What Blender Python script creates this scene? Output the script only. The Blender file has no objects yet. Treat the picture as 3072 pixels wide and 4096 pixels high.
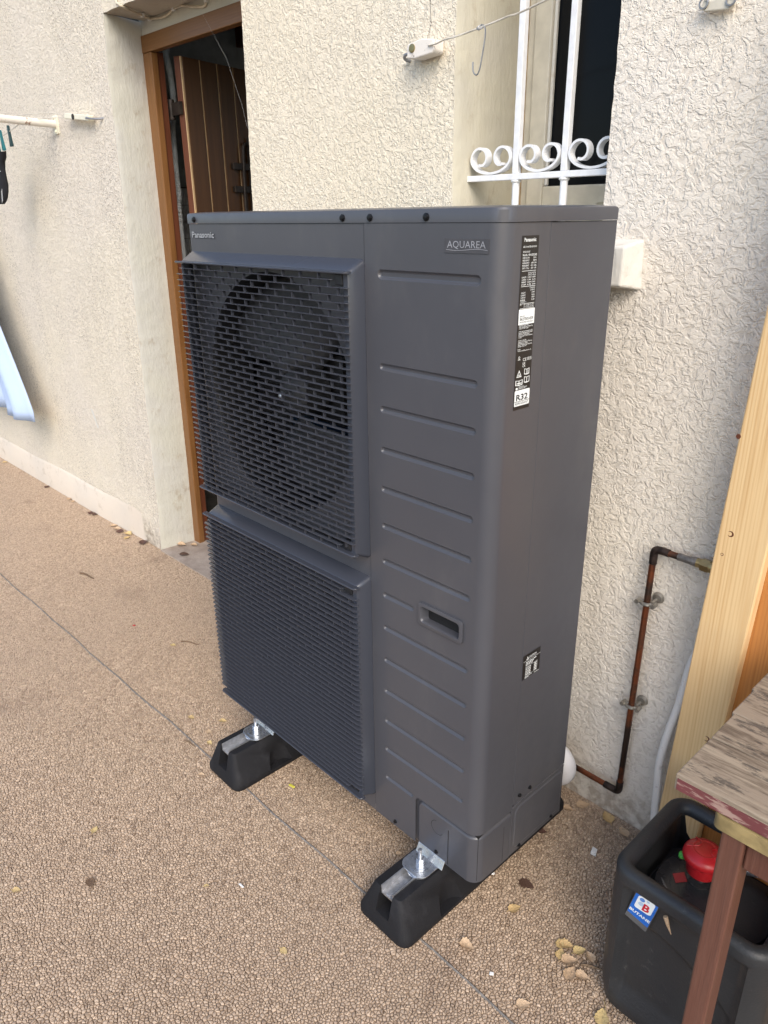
import bpy, bmesh, math, random
import numpy as np
from mathutils import Vector, Matrix
from mathutils.geometry import delaunay_2d_cdt
random.seed(7); rng = np.random.default_rng(7)
R = math.radians
sc = bpy.context.scene
COL = sc.collection

# ------------------------------------------------------------------ camera
CAM = (0.72334, -0.92630, 1.44849); YAW, PIT, ROL, FPX = 0.81916, 0.38087, -0.01318, 2954.64
cd = bpy.data.cameras.new('camera'); cam = bpy.data.objects.new('camera', cd); COL.objects.link(cam)
fw = Vector((-math.sin(YAW)*math.cos(PIT), math.cos(YAW)*math.cos(PIT), -math.sin(PIT)))
rt = Vector((math.cos(YAW), math.sin(YAW), 0)); up = rt.cross(fw)
r2 = math.cos(ROL)*rt + math.sin(ROL)*up; u2 = -math.sin(ROL)*rt + math.cos(ROL)*up
cam.matrix_world = Matrix(((r2.x, u2.x, -fw.x, CAM[0]), (r2.y, u2.y, -fw.y, CAM[1]), (r2.z, u2.z, -fw.z, CAM[2]), (0, 0, 0, 1)))
cd.sensor_fit = 'VERTICAL'; cd.sensor_height = 24; cd.lens = FPX/4096*24; cd.clip_start = .02; cd.clip_end = 300
sc.camera = cam
# ------------------------------------------------------------------ light
SUN_AZ, SUN_EL = 128, 40          # azimuth from +Y towards +X
wd = bpy.data.worlds.new('World'); sc.world = wd; wd.use_nodes = True
wn = wd.node_tree.nodes; sky = wn.new('ShaderNodeTexSky'); sky.sky_type = 'NISHITA'; sky.sun_disc = False
sky.sun_elevation = R(SUN_EL); sky.sun_rotation = R(SUN_AZ); sky.air_density = 1.0; sky.dust_density = 1.6; sky.ozone_density = 1.0
wd.node_tree.links.new(sky.outputs[0], wn['Background'].inputs[0]); wn['Background'].inputs[1].default_value = .15
sl = bpy.data.lights.new('sun', 'SUN'); sl.energy = 1.4; sl.angle = R(38); sl.color = (1, .90, .77)
so = bpy.data.objects.new('sun', sl); COL.objects.link(so)
sd = Vector((math.sin(R(SUN_AZ))*math.cos(R(SUN_EL)), math.cos(R(SUN_AZ))*math.cos(R(SUN_EL)), math.sin(R(SUN_EL))))
so.rotation_euler = sd.to_track_quat('Z', 'Y').to_euler()
sc.view_settings.view_transform = 'Standard'; sc.view_settings.look = 'None'; sc.view_settings.gamma = 1
sc.view_settings.use_curve_mapping = False; sc.view_settings.exposure = 0.88
sc.cycles.max_bounces = 8; sc.cycles.use_denoising = True

# ------------------------------------------------------------------ material helpers
MATS = {}
class N:
    def __init__(s, name):
        s.m = bpy.data.materials.new(name); s.m.use_nodes = True; s.t = s.m.node_tree
        s.b = s.t.nodes['Principled BSDF']; MATS[name] = s.m
        s._pos = None
    def new(s, typ, **kw):
        n = s.t.nodes.new('ShaderNode'+typ)
        for k, v in kw.items(): setattr(n, k, v)
        return n
    def put(s, sock, v):
        if isinstance(v, bpy.types.NodeSocket): s.t.links.new(v, sock)
        else: sock.default_value = v
    def pos(s, scale=(1, 1, 1), obj=False):
        g = s.new('TexCoord').outputs['Object'] if obj else s.new('NewGeometry').outputs['Position']
        m = s.new('Mapping'); s.put(m.inputs[0], g); m.inputs['Scale'].default_value = scale
        return m.outputs[0]
    def noise(s, scale, detail=3, vec=None, rough=.5, dist=0.):
        n = s.new('TexNoise'); s.put(n.inputs['Vector'], vec if vec is not None else s.pos())
        n.inputs['Scale'].default_value = scale; n.inputs['Detail'].default_value = detail
        n.inputs['Roughness'].default_value = rough; n.inputs['Distortion'].default_value = dist
        return n.outputs['Fac']
    def ramp(s, v, a, b, lo=0., hi=1.):
        n = s.new('MapRange'); n.interpolation_type = 'SMOOTHSTEP'
        s.put(n.inputs[0], v); n.inputs[1].default_value = a; n.inputs[2].default_value = b
        n.inputs[3].default_value = lo; n.inputs[4].default_value = hi
        return n.outputs[0]
    def mix(s, f, a, b, mode='MIX'):
        n = s.new('Mix'); n.data_type = 'RGBA'; n.blend_type = mode
        c4 = lambda c: c if isinstance(c, bpy.types.NodeSocket) else (*c, 1) if len(c) == 3 else c
        s.put(n.inputs[0], f); s.put(n.inputs[6], c4(a)); s.put(n.inputs[7], c4(b)); return n.outputs[2]
    def math(s, op, a, b=0.):
        n = s.new('Math'); n.operation = op; s.put(n.inputs[0], a); s.put(n.inputs[1], b); return n.outputs[0]
    def col(s, v): s.put(s.b.inputs['Base Color'], (*v, 1) if not isinstance(v, bpy.types.NodeSocket) else v)
    def set(s, rough=None, metal=None, spec=None, **kw):
        if rough is not None: s.put(s.b.inputs['Roughness'], rough)
        if metal is not None: s.put(s.b.inputs['Metallic'], metal)
        if spec is not None: s.put(s.b.inputs['Specular IOR Level'], spec)
    def bump(s, h, dist, strength=1.):
        n = s.new('Bump'); n.inputs['Distance'].default_value = dist; n.inputs['Strength'].default_value = strength
        s.put(n.inputs['Height'], h); s.t.links.new(n.outputs[0], s.b.inputs['Normal'])

def simple(name, c, rough=.5, metal=0., var=.12, vs=25., bump=0., bs=120., spec=.5):
    m = N(name)
    f = m.ramp(m.noise(vs, 4), .3, .7)
    m.col(m.mix(f, tuple(x*(1-var) for x in c), tuple(min(1, x*(1+var)) for x in c)))
    m.set(m.ramp(m.noise(vs*1.7, 3), .2, .8, max(.02, rough-.07), min(1, rough+.07)), metal, spec)
    if bump: m.bump(m.noise(bs, 3), bump)
    return m.m

# plaster: knocked-down drip render
def plaster(name, base, alt, speck, big=1., bd=.0030):
    m = N(name)
    p = m.pos((1, 1, 1.0))
    w = m.noise(62*big, 3, p, .62, 1.1)
    plate = m.ramp(w, .40, .57)
    w2 = m.noise(150*big, 2, p, .6, .8)
    h = m.math('ADD', m.math('MULTIPLY', plate, .8), m.math('MULTIPLY', m.ramp(w2, .3, .7), .38))
    m.bump(h, bd, .85)
    c = m.mix(m.ramp(m.noise(1.6, 4), .35, .68), base, alt)
    c = m.mix(m.ramp(m.noise(9, 4), .3, .75, 0, .18), c, tuple(x*.85 for x in base))
    # dirt lodged in the low spots
    low = m.math('MULTIPLY', m.ramp(h, .42, .08), m.ramp(m.noise(3.2, 3), .30, .62, .25, 1.))
    c = m.mix(m.math('MULTIPLY', low, .22), c, (.27, .215, .16))
    if speck:
        sp = m.ramp(m.noise(230, 2), .585, .66)
        zone = m.ramp(m.noise(2.3, 3), .34, .60, .25, 1)
        c = m.mix(m.math('MULTIPLY', m.math('MULTIPLY', sp, zone), .75), c, (.10, .075, .055))
    stk_ = m.math('MULTIPLY', m.ramp(m.noise(14, 4, m.pos((1, 1, .06)), .6), .52, .72), m.ramp(m.noise(1.1, 3), .42, .66))
    c = m.mix(m.math('MULTIPLY', stk_, .30), c, (.40, .34, .27))
    # splash dirt close to the floor, uneven upper limit
    sz = m.new('SeparateXYZ'); m.put(sz.inputs[0], m.new('NewGeometry').outputs['Position'])
    zz = m.math('ADD', sz.outputs[2], m.math('MULTIPLY', m.noise(5, 4), -.22))
    c = m.mix(m.math('MULTIPLY', m.ramp(zz, .06, -.10), m.ramp(m.noise(40, 4), .35, .65, .1, .6)), c, (.20, .13, .075))
    m.col(c); m.set(.82, 0, .25)
    return m.m
plaster('plaster_cream', (.82, .74, .585), (.80, .735, .61), False, 1., .0026)
plaster('plaster_speckled', (.83, .755, .615), (.80, .73, .625), True, 1.05, .0034)
plaster('plaster_grey', (.80, .735, .63), (.75, .705, .64), False, .85, .0021)

def painted(name, c, c2):
    m = N(name)
    st = m.noise(70, 4, m.pos((1, 1, .25)), .6, .4)
    m.bump(m.math('ADD', st, m.math('MULTIPLY', m.noise(25, 4), 1.6)), .0022, .9)
    f = m.ramp(m.noise(4, 5), .35, .7)
    d = m.math('MULTIPLY', m.ramp(m.noise(13, 5, None, .7), .56, .72), .5)
    m.col(m.mix(d, m.mix(f, c, c2), (.36, .29, .2))); m.set(.6, 0, .35); return m.m
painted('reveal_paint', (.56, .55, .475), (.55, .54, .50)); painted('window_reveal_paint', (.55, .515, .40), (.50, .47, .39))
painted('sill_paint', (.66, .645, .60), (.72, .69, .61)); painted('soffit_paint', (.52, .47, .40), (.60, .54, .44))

painted('plinth_paint', (.70, .62, .52), (.66, .595, .51))
def wood(name, c1, c2, c3, ring=30., axis=(1, 1, .05), rough=.5, bump=.0006, bd='X'):
    m = N(name)
    p = m.pos(axis, obj=True)
    oi = m.new('ObjectInfo').outputs['Random']
    v = m.new('VectorMath'); v.operation = 'ADD'; m.put(v.inputs[0], p)
    cmb = m.new('CombineXYZ'); m.put(cmb.inputs[0], m.math('MULTIPLY', oi, 7.)); m.put(cmb.inputs[1], m.math('MULTIPLY', oi, 3.))
    m.put(v.inputs[1], cmb.outputs[0]); p = v.outputs[0]
    wv = m.new('TexWave', wave_type='BANDS', bands_direction=bd); m.put(wv.inputs['Vector'], p)
    wv.inputs['Scale'].default_value = ring; wv.inputs['Distortion'].default_value = 14; wv.inputs['Detail'].default_value = 3
    wv.inputs['Detail Scale'].default_value = .22
    g = m.math('MULTIPLY', m.ramp(wv.outputs['Fac'], .40, 1.), m.ramp(m.noise(16, 4, p, .6), .36, .64, .12, 1.))
    g = m.math('ADD', m.math('MULTIPLY', g, .6), m.math('MULTIPLY', m.ramp(m.noise(95, 3, p, .65), .46, .66), .5))
    fine = m.noise(220, 3, p, .6)
    c = m.mix(g, c1, c2); c = m.mix(m.ramp(fine, .45, .8, 0, .45), c, c3)
    c = m.mix(m.ramp(m.noise(5, 3, p), .4, .7, 0, .45), c, c3)
    c = m.mix(m.math('MULTIPLY', oi, .35), c, c3)
    m.col(c); m.set(rough, 0, .4); m.bump(m.math('ADD', m.math('MULTIPLY', g, .15), fine), bump*.7); return m.m
wood('pine', (.74, .54, .29), (.58, .365, .165), (.68, .465, .235), 46, (1, 1, .022), .48)
wood('orange_boards', (.50, .22, .065), (.32, .125, .03), (.42, .17, .045), 50, (1, 1, .05), .42)
wood('door_frame_wood', (.225, .105, .036), (.16, .070, .021), (.195, .088, .028), 45, (1, 1, .04), .38)
wood('door_head_wood', (.225, .105, .036), (.16, .070, .021), (.195, .088, .028), 40, (.05, 1, 1), .38, .0006, 'Z')
wood('door_red_wood', (.13, .042, .02), (.085, .026, .013), (.11, .035, .016), 30, (1, 1, .05), .45)
wood('door_plank_wood', (.088, .038, .012), (.055, .022, .007), (.072, .030, .009), 26, (1, 1, .05), .38)
wood('leg_wood', (.105, .040, .027), (.065, .024, .017), (.17, .085, .062), 90, (1, 1, .05), .42, .0012)
simple('groove_wood', (.52, .36, .19), .6)

def weathered(name):
    m = N(name)
    p = m.pos((.10, 1.3, 1.3))
    st = m.noise(60, 6, p, .72)
    big = m.noise(9, 5, m.pos((.45, 1.3, 1)), .65)
    c = m.mix(m.ramp(st, .38, .62), (.13, .098, .072), (.33, .27, .20))
    c = m.mix(m.ramp(big, .50, .58), c, (.28, .225, .168))
    blk = m.math('MULTIPLY', m.ramp(m.noise(26, 6, m.pos((.35, 1.2, 1)), .75), .54, .62), .7)
    c = m.mix(blk, c, (.048, .042, .040))
    red = m.math('MULTIPLY', m.ramp(m.noise(17, 5, m.pos((.3, 1.1, 1)), .7), .57, .66), .22)
    c = m.mix(red, c, (.21, .085, .07))
    m.col(c); m.set(.8, 0, .2); m.bump(m.math('ADD', st, m.math('MULTIPLY', blk, -.5)), .0018); return m.m
weathered('weathered_planks')
m = N('flaking_red_edge')
c = m.mix(m.ramp(m.noise(45, 5, m.pos((.3, 1, 1.5)), .7), .50, .58), (.15, .042, .045), (.36, .24, .2)); m.col(c); m.set(.6); m.bump(m.noise(90, 4, m.pos((.3, 1, 1))), .001)
simple('yellow_varnish', (.29, .22, .10), .35, var=.3, vs=30, bump=.0015, bs=60)

# unit: powder coat and plastic
m = N('powder_coat'); c = m.mix(m.ramp(m.noise(3, 3), .3, .7), (.064, .066, .077), (.071, .073, .084))
c = m.mix(m.math('MULTIPLY', m.ramp(m.noise(6, 5, m.pos((1, 1, .45)), .7), .5, .8), .10), c, (.30, .28, .25))
m.col(c)
m.set(m.ramp(m.noise(40, 3), .3, .7, .30, .36), 0, .6); m.bump(m.noise(700, 1), .00008, .4)
m = N('grille_plastic'); m.col((.046, .051, .066)); m.set(.24, 0, .55)
m = N('slat_plastic'); m.col((.046, .050, .063)); m.set(.20, 0, .6)
simple('fan_plastic', (.036, .036, .039), .55, var=.25, vs=60); simple('shroud_plastic', (.014, .014, .016), .5)
simple('inner_black', (.012, .012, .014), .7); simple('coil_blue', (.010, .028, .06), .4)
simple('screw_black', (.018, .018, .02), .35, .6); simple('seam_black', (.006, .006, .007), .8)
simple('logo_silver', (.42, .43, .45), .35, .3); simple('badge_grey', (.062, .062, .07), .35)
simple('badge_silver', (.34, .345, .37), .4, .2)
simple('label_black', (.016, .0145, .0145), .38); simple('label_white', (.78, .82, .82), .5, var=.03); simple('ink_black', (.02, .02, .025), .6)
simple('zinc', (.60, .63, .67), .30, .9, var=.15, vs=70); simple('aluminium', (.58, .59, .61), .38, .85, var=.12, vs=90)
m = N('rubber'); c = m.mix(m.ramp(m.noise(14, 5, None, .7), .5, .75, 0, .5), (.009, .009, .011), (.030, .030, .034)); m.col(c); m.set(.72, 0, .35); m.bump(m.noise(500, 3), .0008)
# floor
m = N('pebble_stone')
at = m.new('Attribute', attribute_name='tint', attribute_type='GEOMETRY')
c = m.mix(at.outputs['Fac'], (.30, .215, .148), (.58, .445, .32))
c = m.mix(m.ramp(m.noise(1.3, 4), .38, .66, 0, .35), c, (.42, .32, .235))
c = m.mix(m.ramp(m.noise(150, 3), .4, .75, 0, .25), c, (.26, .175, .115))
c = m.mix(m.ramp(m.noise(3.1, 4, None, .6), .56, .74, 0, .45), c, (.20, .13, .088))
m.col(c); m.set(.45, 0, .5); m.bump(m.noise(420, 3), .0007)
m = N('resin_bed'); vo = m.new('TexVoronoi', feature='DISTANCE_TO_EDGE'); m.put(vo.inputs['Vector'], m.pos()); vo.inputs['Scale'].default_value = 85
f = m.ramp(vo.outputs['Distance'], .02, .12); m.col(m.mix(f, (.085, .056, .038), (.12, .082, .056))); m.set(.8); m.bump(f, .003)
simple('joint_filler', (.17, .155, .14), .75, var=.25, vs=50, bump=.001)
m = N('concrete'); c = m.mix(m.ramp(m.noise(7, 5, None, .65), .3, .7), (.25, .20, .165), (.38, .32, .27)); m.col(c); m.set(.85); m.bump(m.noise(60, 5), .003)
# the rest
simple('white_iron', (.80, .81, .82), .38, var=.05, vs=60, bump=.0006, bs=60); simple('white_pvc', (.74, .74, .70), .3, var=.04)
simple('pvc_cream', (.60, .56, .46), .35, var=.08); simple('old_wood_strip', (.36, .25, .13), .7, var=.25)
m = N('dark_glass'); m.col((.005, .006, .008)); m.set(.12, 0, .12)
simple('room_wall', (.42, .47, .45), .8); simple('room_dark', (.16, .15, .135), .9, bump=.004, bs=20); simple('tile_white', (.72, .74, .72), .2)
simple('conduit_grey', (.72, .75, .74), .45); simple('iron_brown', (.035, .026, .02), .55, .3, var=.3)
m = N('rusty_white_paint'); rs = m.ramp(m.noise(28, 5, None, .7), .58, .66); m.col(m.mix(rs, (.74, .70, .63), (.22, .09, .035))); m.set(m.ramp(rs, 0, 1, .4, .8)); m.bump(rs, .0006)
m = N('porcelain'); rs = m.ramp(m.noise(120, 5, None, .7), .62, .68); m.col(m.mix(rs, (.78, .73, .66), (.12, .08, .05))); m.set(.35)
simple('cream_insulator', (.78, .75, .60), .4, var=.05); simple('cable_cream', (.62, .55, .43), .5, var=.15, vs=40); simple('wire_grey', (.30, .31, .33), .4, .6); simple('line_plastic', (.62, .58, .50), .4)
simple('teal_plastic', (.012, .14, .16), .35); simple('dark_teal_plastic', (.02, .055, .062), .35)
simple('sock_black', (.010, .010, .013), .95); simple('sock_white', (.6, .6, .6), .95); simple('web', (.75, .75, .72), .5)
m = N('towel_blue'); m.col(m.mix(m.ramp(m.noise(600, 2), .3, .7), (.43, .55, .78), (.49, .61, .83))); m.set(.9, 0, .2); m.bump(m.noise(700, 2), .001)
m = N('copper_old'); a = m.ramp(m.noise(22, 5, None, .65), .42, .62); b2 = m.ramp(m.noise(9, 4), .50, .62)
m.col(m.mix(b2, m.mix(a, (.26, .085, .04), (.14, .06, .035)), (.05, .035, .028))); m.put(m.b.inputs['Metallic'], .75); m.set(m.ramp(a, 0, 1, .3, .55))
simple('copper_dark', (.04, .028, .024), .5, .6, var=.6, vs=60); simple('solder_grey', (.22, .21, .20), .45, .7, var=.4, vs=60); simple('brass', (.42, .33, .16), .35, .9, var=.2); simple('clamp_metal', (.34, .32, .28), .45, .8, var=.2, vs=70)
simple('white_foam', (.78, .78, .80), .5, var=.05); m = N('hose_white'); m.col(m.mix(m.ramp(m.noise(60, 5, None, .7), .58, .7, 0, .5), (.86, .85, .82), (.5, .45, .4))); m.set(.4)
m = N('bottle_black'); d = m.math('MULTIPLY', m.ramp(m.noise(55, 6, None, .75), .60, .74), .45)
m.col(m.mix(d, (.024, .026, .029), (.17, .16, .145))); m.set(m.ramp(m.noise(12, 4), .3, .7, .36, .55), 0, .45); m.bump(m.noise(240, 3), .0006)
simple('cap_red', (.42, .014, .018), .32, var=.12); simple('tip_green', (.10, .46, .07), .4); simple('red_print', (.33, .03, .035), .45)
simple('label_grey_film', (.028, .028, .03), .25); simple('print_grey', (.22, .22, .22), .6)
simple('sticker_blue', (.01, .13, .52), .3, var=.08); simple('sticker_dot', (.10, .25, .62), .35); simple('sticker_red', (.55, .01, .03), .35); simple('clear_edge', (.10, .105, .11), .12); simple('pale_dot', (.45, .58, .75), .35)
def leafmat(name, a, b):
    m = N(name); oi = m.new('ObjectInfo').outputs['Random']
    c = m.mix(oi, a, b); c = m.mix(m.ramp(m.noise(120, 4, None, .65), .5, .68, 0, .55), c, tuple(x*.45 for x in a)); m.col(c); m.set(.65, 0, .35); m.bump(m.noise(200, 4, None, .7), .0022)
leafmat('leaf_yellow', (.62, .47, .22), (.58, .40, .19)); leafmat('leaf_tan', (.58, .42, .27), (.50, .35, .22)); leafmat('leaf_brown', (.10, .055, .038), (.15, .075, .06)); leafmat('twig_brown', (.16, .10, .06), (.26, .18, .11))
simple('plastic_white', (.78, .78, .76), .35); simple('plastic_yellow', (.72, .66, .10), .35)

# ------------------------------------------------------------------ geometry helpers
WM = {}
def setp(o, label=None, cat=None, group=None, kind=None):
    for k, v in (('label', label), ('category', cat), ('group', group), ('kind', kind)):
        if v: o[k] = v
    return o
def thing(name, loc, label, cat, group=None, rz=0., kind=None):
    o = bpy.data.objects.new(name, None); COL.objects.link(o); o.location = loc; o.rotation_euler = (0, 0, rz)
    o.empty_display_size = .1
    WM[o.name] = Matrix.Translation(loc) @ Matrix.Rotation(rz, 4, 'Z')
    return setp(o, label, cat, group, kind)
class G:
    def __init__(s): s.v = []; s.f = []
    def add(s, vs, fs):
        n = len(s.v); s.v += [tuple(map(float, q)) for q in vs]; s.f += [tuple(n+i for i in f) for f in fs]; return s
    def box(s, x0, x1, y0, y1, z0, z1):
        return s.add([(x0,y0,z0),(x1,y0,z0),(x1,y1,z0),(x0,y1,z0),(x0,y0,z1),(x1,y0,z1),(x1,y1,z1),(x0,y1,z1)],
                     [(3,2,1,0),(4,5,6,7),(0,1,5,4),(1,2,6,5),(2,3,7,6),(3,0,4,7)])
    def hexa(s, lo, hi):          # two quads (each ccw seen from outside hi)
        return s.add(list(lo)+list(hi), [(3,2,1,0),(4,5,6,7),(0,1,5,4),(1,2,6,5),(2,3,7,6),(3,0,4,7)])
    def loft(s, rings, caps=True, closed=True):
        n = len(rings[0]); fs = []
        for i in range(len(rings)-1):
            for j in range(n if closed else n-1):
                k = (j+1) % n; fs.append((i*n+j, i*n+k, (i+1)*n+k, (i+1)*n+j))
        if caps: fs += [tuple(range(n-1, -1, -1)), tuple((len(rings)-1)*n+j for j in range(n))]
        return s.add([p for r in rings for p in r], fs)
    def tube(s, path, r, seg=10, caps=True):
        P = [Vector(p) for p in path]; rings = []; rr = r if hasattr(r, '__len__') else [r]*len(P)
        t0 = (P[1]-P[0]).normalized(); nrm = t0.orthogonal().normalized()
        for i, p in enumerate(P):
            a = P[max(i-1, 0)]; b = P[min(i+1, len(P)-1)]; t = (b-a).normalized()
            nrm = (nrm - t*nrm.dot(t)).normalized(); bn = t.cross(nrm)
            rings.append([p+(nrm*math.cos(2*math.pi*k/seg)+bn*math.sin(2*math.pi*k/seg))*rr[i] for k in range(seg)])
        return s.loft(rings, caps)
    def lathe(s, prof, c, axis='z', seg=24):     # prof: (r, h) list along axis
        rings = []
        for r, h in prof:
            ring = []
            for k in range(seg):
                a = 2*math.pi*k/seg; u, w = r*math.cos(a), r*math.sin(a)
                ring.append({'z': (c[0]+u, c[1]+w, c[2]+h), 'y': (c[0]+w, c[1]+h, c[2]+u), 'x': (c[0]+h, c[1]+u, c[2]+w)}[axis])
            rings.append(ring)
        return s.loft(rings)
    def plate(s, loops, frame):          # filled 2D loops (first outer, others holes); frame: (o, ux, uy)
        vs, es = [], []
        for L in loops:
            n = len(vs); vs += [Vector(p[:2]) for p in L]; es += [(n+i, n+(i+1) % len(L)) for i in range(len(L))]
        v2, _, f2, *_ = delaunay_2d_cdt(vs, es, [], 0, 1e-7)
        P2 = np.array([p[:] for p in v2]); ce = P2[np.array(f2)].mean(1); ins = np.zeros(len(ce), int)
        for L in loops:                  # even-odd rule keeps holes open
            A = np.array([p[:2] for p in L], float); B = np.roll(A, -1, 0)
            for (ax, ay), (bx_, by_) in zip(A, B):
                k = (ay > ce[:, 1]) != (by_ > ce[:, 1])
                if k.any(): ins[k] += ce[k, 0] < (bx_-ax)*(ce[k, 1]-ay)/(by_-ay)+ax
        f2 = [f for f, q in zip(f2, ins) if q % 2]
        o, ux, uy = (Vector(q) for q in frame)
        return s.add([o+ux*p.x+uy*p.y for p in v2], [tuple(f) for f in f2])
    def prism(s, loops, frame, depth):   # plate plus side walls, extruded against the normal ux x uy
        o, ux, uy = (Vector(q) for q in frame); n = ux.cross(uy).normalized()
        s.plate(loops, frame); s2 = G(); s2.plate(loops, (o-n*depth, ux, uy)); s.add(s2.v, [f[::-1] for f in s2.f])
        for L in loops:
            A = [o+ux*p[0]+uy*p[1] for p in L]; B = [a-n*depth for a in A]; k = len(L)
            s.add(A+B, [(i, i+k, (i+1) % k+k, (i+1) % k) for i in range(k)])
        return s
    def mesh(s, name, mat, Minv=None, smooth=None, bevel=0., bseg=2, weld=False, recalc=True):
        me = bpy.data.meshes.new(name)
        vs = s.v if Minv is None else [tuple(Minv @ Vector(p)) for p in s.v]
        me.from_pydata(vs, [], s.f)
        if weld or bevel or recalc:
            bm = bmesh.new(); bm.from_mesh(me)
            if weld or bevel: bmesh.ops.remove_doubles(bm, verts=bm.verts, dist=2e-5)
            if recalc: bmesh.ops.recalc_face_normals(bm, faces=bm.faces)
            if bevel:
                es = [e for e in bm.edges if len(e.link_faces) == 2 and e.calc_face_angle(0) > .4]
                bmesh.ops.bevel(bm, geom=es, offset=bevel, segments=bseg, affect='EDGES', profile=.5, clamp_overlap=True)
            bm.to_mesh(me); bm.free()
        me.materials.append(MATS[mat])
        if smooth is not None: shade(me, smooth)
        return me
    def build(s, name, mat, parent=None, smooth=None, bevel=0., bseg=2, weld=False, recalc=True):
        return place(name, s.mesh(name, mat, WM[parent.name].inverted() if parent else None, smooth, bevel, bseg, weld, recalc), parent)
def shade(me, angle):
    me.polygons.foreach_set('use_smooth', [True]*len(me.polygons))
    if angle < 179: me.set_sharp_from_angle(angle=R(angle))
def place(name, me, parent=None, loc=None):
    o = bpy.data.objects.new(name, me); COL.objects.link(o)
    if parent: o.parent = parent; WM[o.name] = WM[parent.name]
    else: WM[o.name] = Matrix()
    if loc: o.location = loc
    return o
def baked(o):                            # evaluated copy of an object's mesh, the object is removed
    bpy.context.view_layer.update()
    me = bpy.data.meshes.new_from_object(o.evaluated_get(bpy.context.evaluated_depsgraph_get()))
    bpy.data.objects.remove(o); return me
def boolean(gA, cutters, bevel=0.):
    a = bpy.data.objects.new('tmp', gA.mesh('tmp', 'rubber', weld=True, bevel=bevel)); COL.objects.link(a); tmp = []
    for g in cutters:
        b = bpy.data.objects.new('tmpc', g.mesh('tmpc', 'rubber', weld=True)); COL.objects.link(b); tmp.append(b)
        md = a.modifiers.new('b', 'BOOLEAN'); md.operation = 'DIFFERENCE'; md.solver = 'EXACT'; md.object = b
    me = baked(a)
    for b in tmp: bpy.data.objects.remove(b)
    return me
def text(g, s, frame, h, w=None, bold=0., align='l', shear=0.):
    cu = bpy.data.curves.new('t', 'FONT'); cu.body = s; cu.resolution_u = 2; cu.offset = bold; cu.shear = shear
    o = bpy.data.objects.new('t', cu); COL.objects.link(o); me = baked(o); bpy.data.curves.remove(cu)
    co = np.array([v.co[:2] for v in me.vertices]); fs = [tuple(p.vertices) for p in me.polygons]; bpy.data.meshes.remove(me)
    if not len(co): return
    lo, hi = co.min(0), co.max(0)
    k = h/.70; kx = k if not w else w/(hi[0]-lo[0]); W_ = (hi[0]-lo[0])*kx
    x0 = {'l': 0, 'c': -W_/2, 'r': -W_}[align]
    O, ux, uy = (Vector(q) for q in frame)
    g.add([O+ux*((p[0]-lo[0])*kx+x0)+uy*(p[1]*k) for p in co], fs)
def capsule(x0, x1, z, r, n=8):
    return [(x1-r+r*math.sin(a), z+r*math.cos(a)) for a in np.linspace(0, math.pi, n)] + [(x0+r-r*math.sin(a), z-r*math.cos(a)) for a in np.linspace(0, math.pi, n)]
def rrect(x0, x1, y0, y1, r, n=5):
    out = []
    for cx, cy, a0 in ((x1-r, y1-r, 0), (x0+r, y1-r, 90), (x0+r, y0+r, 180), (x1-r, y0+r, 270)):
        out += [(cx+r*math.cos(R(a0+90*i/n)), cy+r*math.sin(R(a0+90*i/n))) for i in range(n+1)]
    return out
def circ(cx, cy, r, n=32): return [(cx+r*math.cos(2*math.pi*i/n), cy+r*math.sin(2*math.pi*i/n)) for i in range(n)]
def arc(pts, n=6):                      # Catmull-Rom through points
    P = [Vector(p) for p in pts]; P = [2*P[0]-P[1]]+P+[2*P[-1]-P[-2]]; out = []
    for i in range(1, len(P)-2):
        for k in range(n):
            t = k/n; out.append(.5*((2*P[i])+(P[i+1]-P[i-1])*t+(2*P[i-1]-5*P[i]+4*P[i+1]-P[i+2])*t*t+(3*P[i]-P[i-1]-3*P[i+1]+P[i+2])*t**3))
    return out+[P[-2]]
FR = lambda x, y, z: ((x, y, z), (1, 0, 0), (0, 0, 1))       # frame on a face towards -Y
SD = lambda x, y, z: ((x, y, z), (0, 1, 0), (0, 0, 1))       # frame on a face towards +X

# ------------------------------------------------------------------ ground
g = G(); g.add([(-40, -40, -.0065), (40, -40, -.0065), (40, 40, -.0065), (-40, 40, -.0065)], [(0, 1, 2, 3)])
setp(g.build('ground', 'resin_bed', recalc=False), kind='structure')

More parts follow.
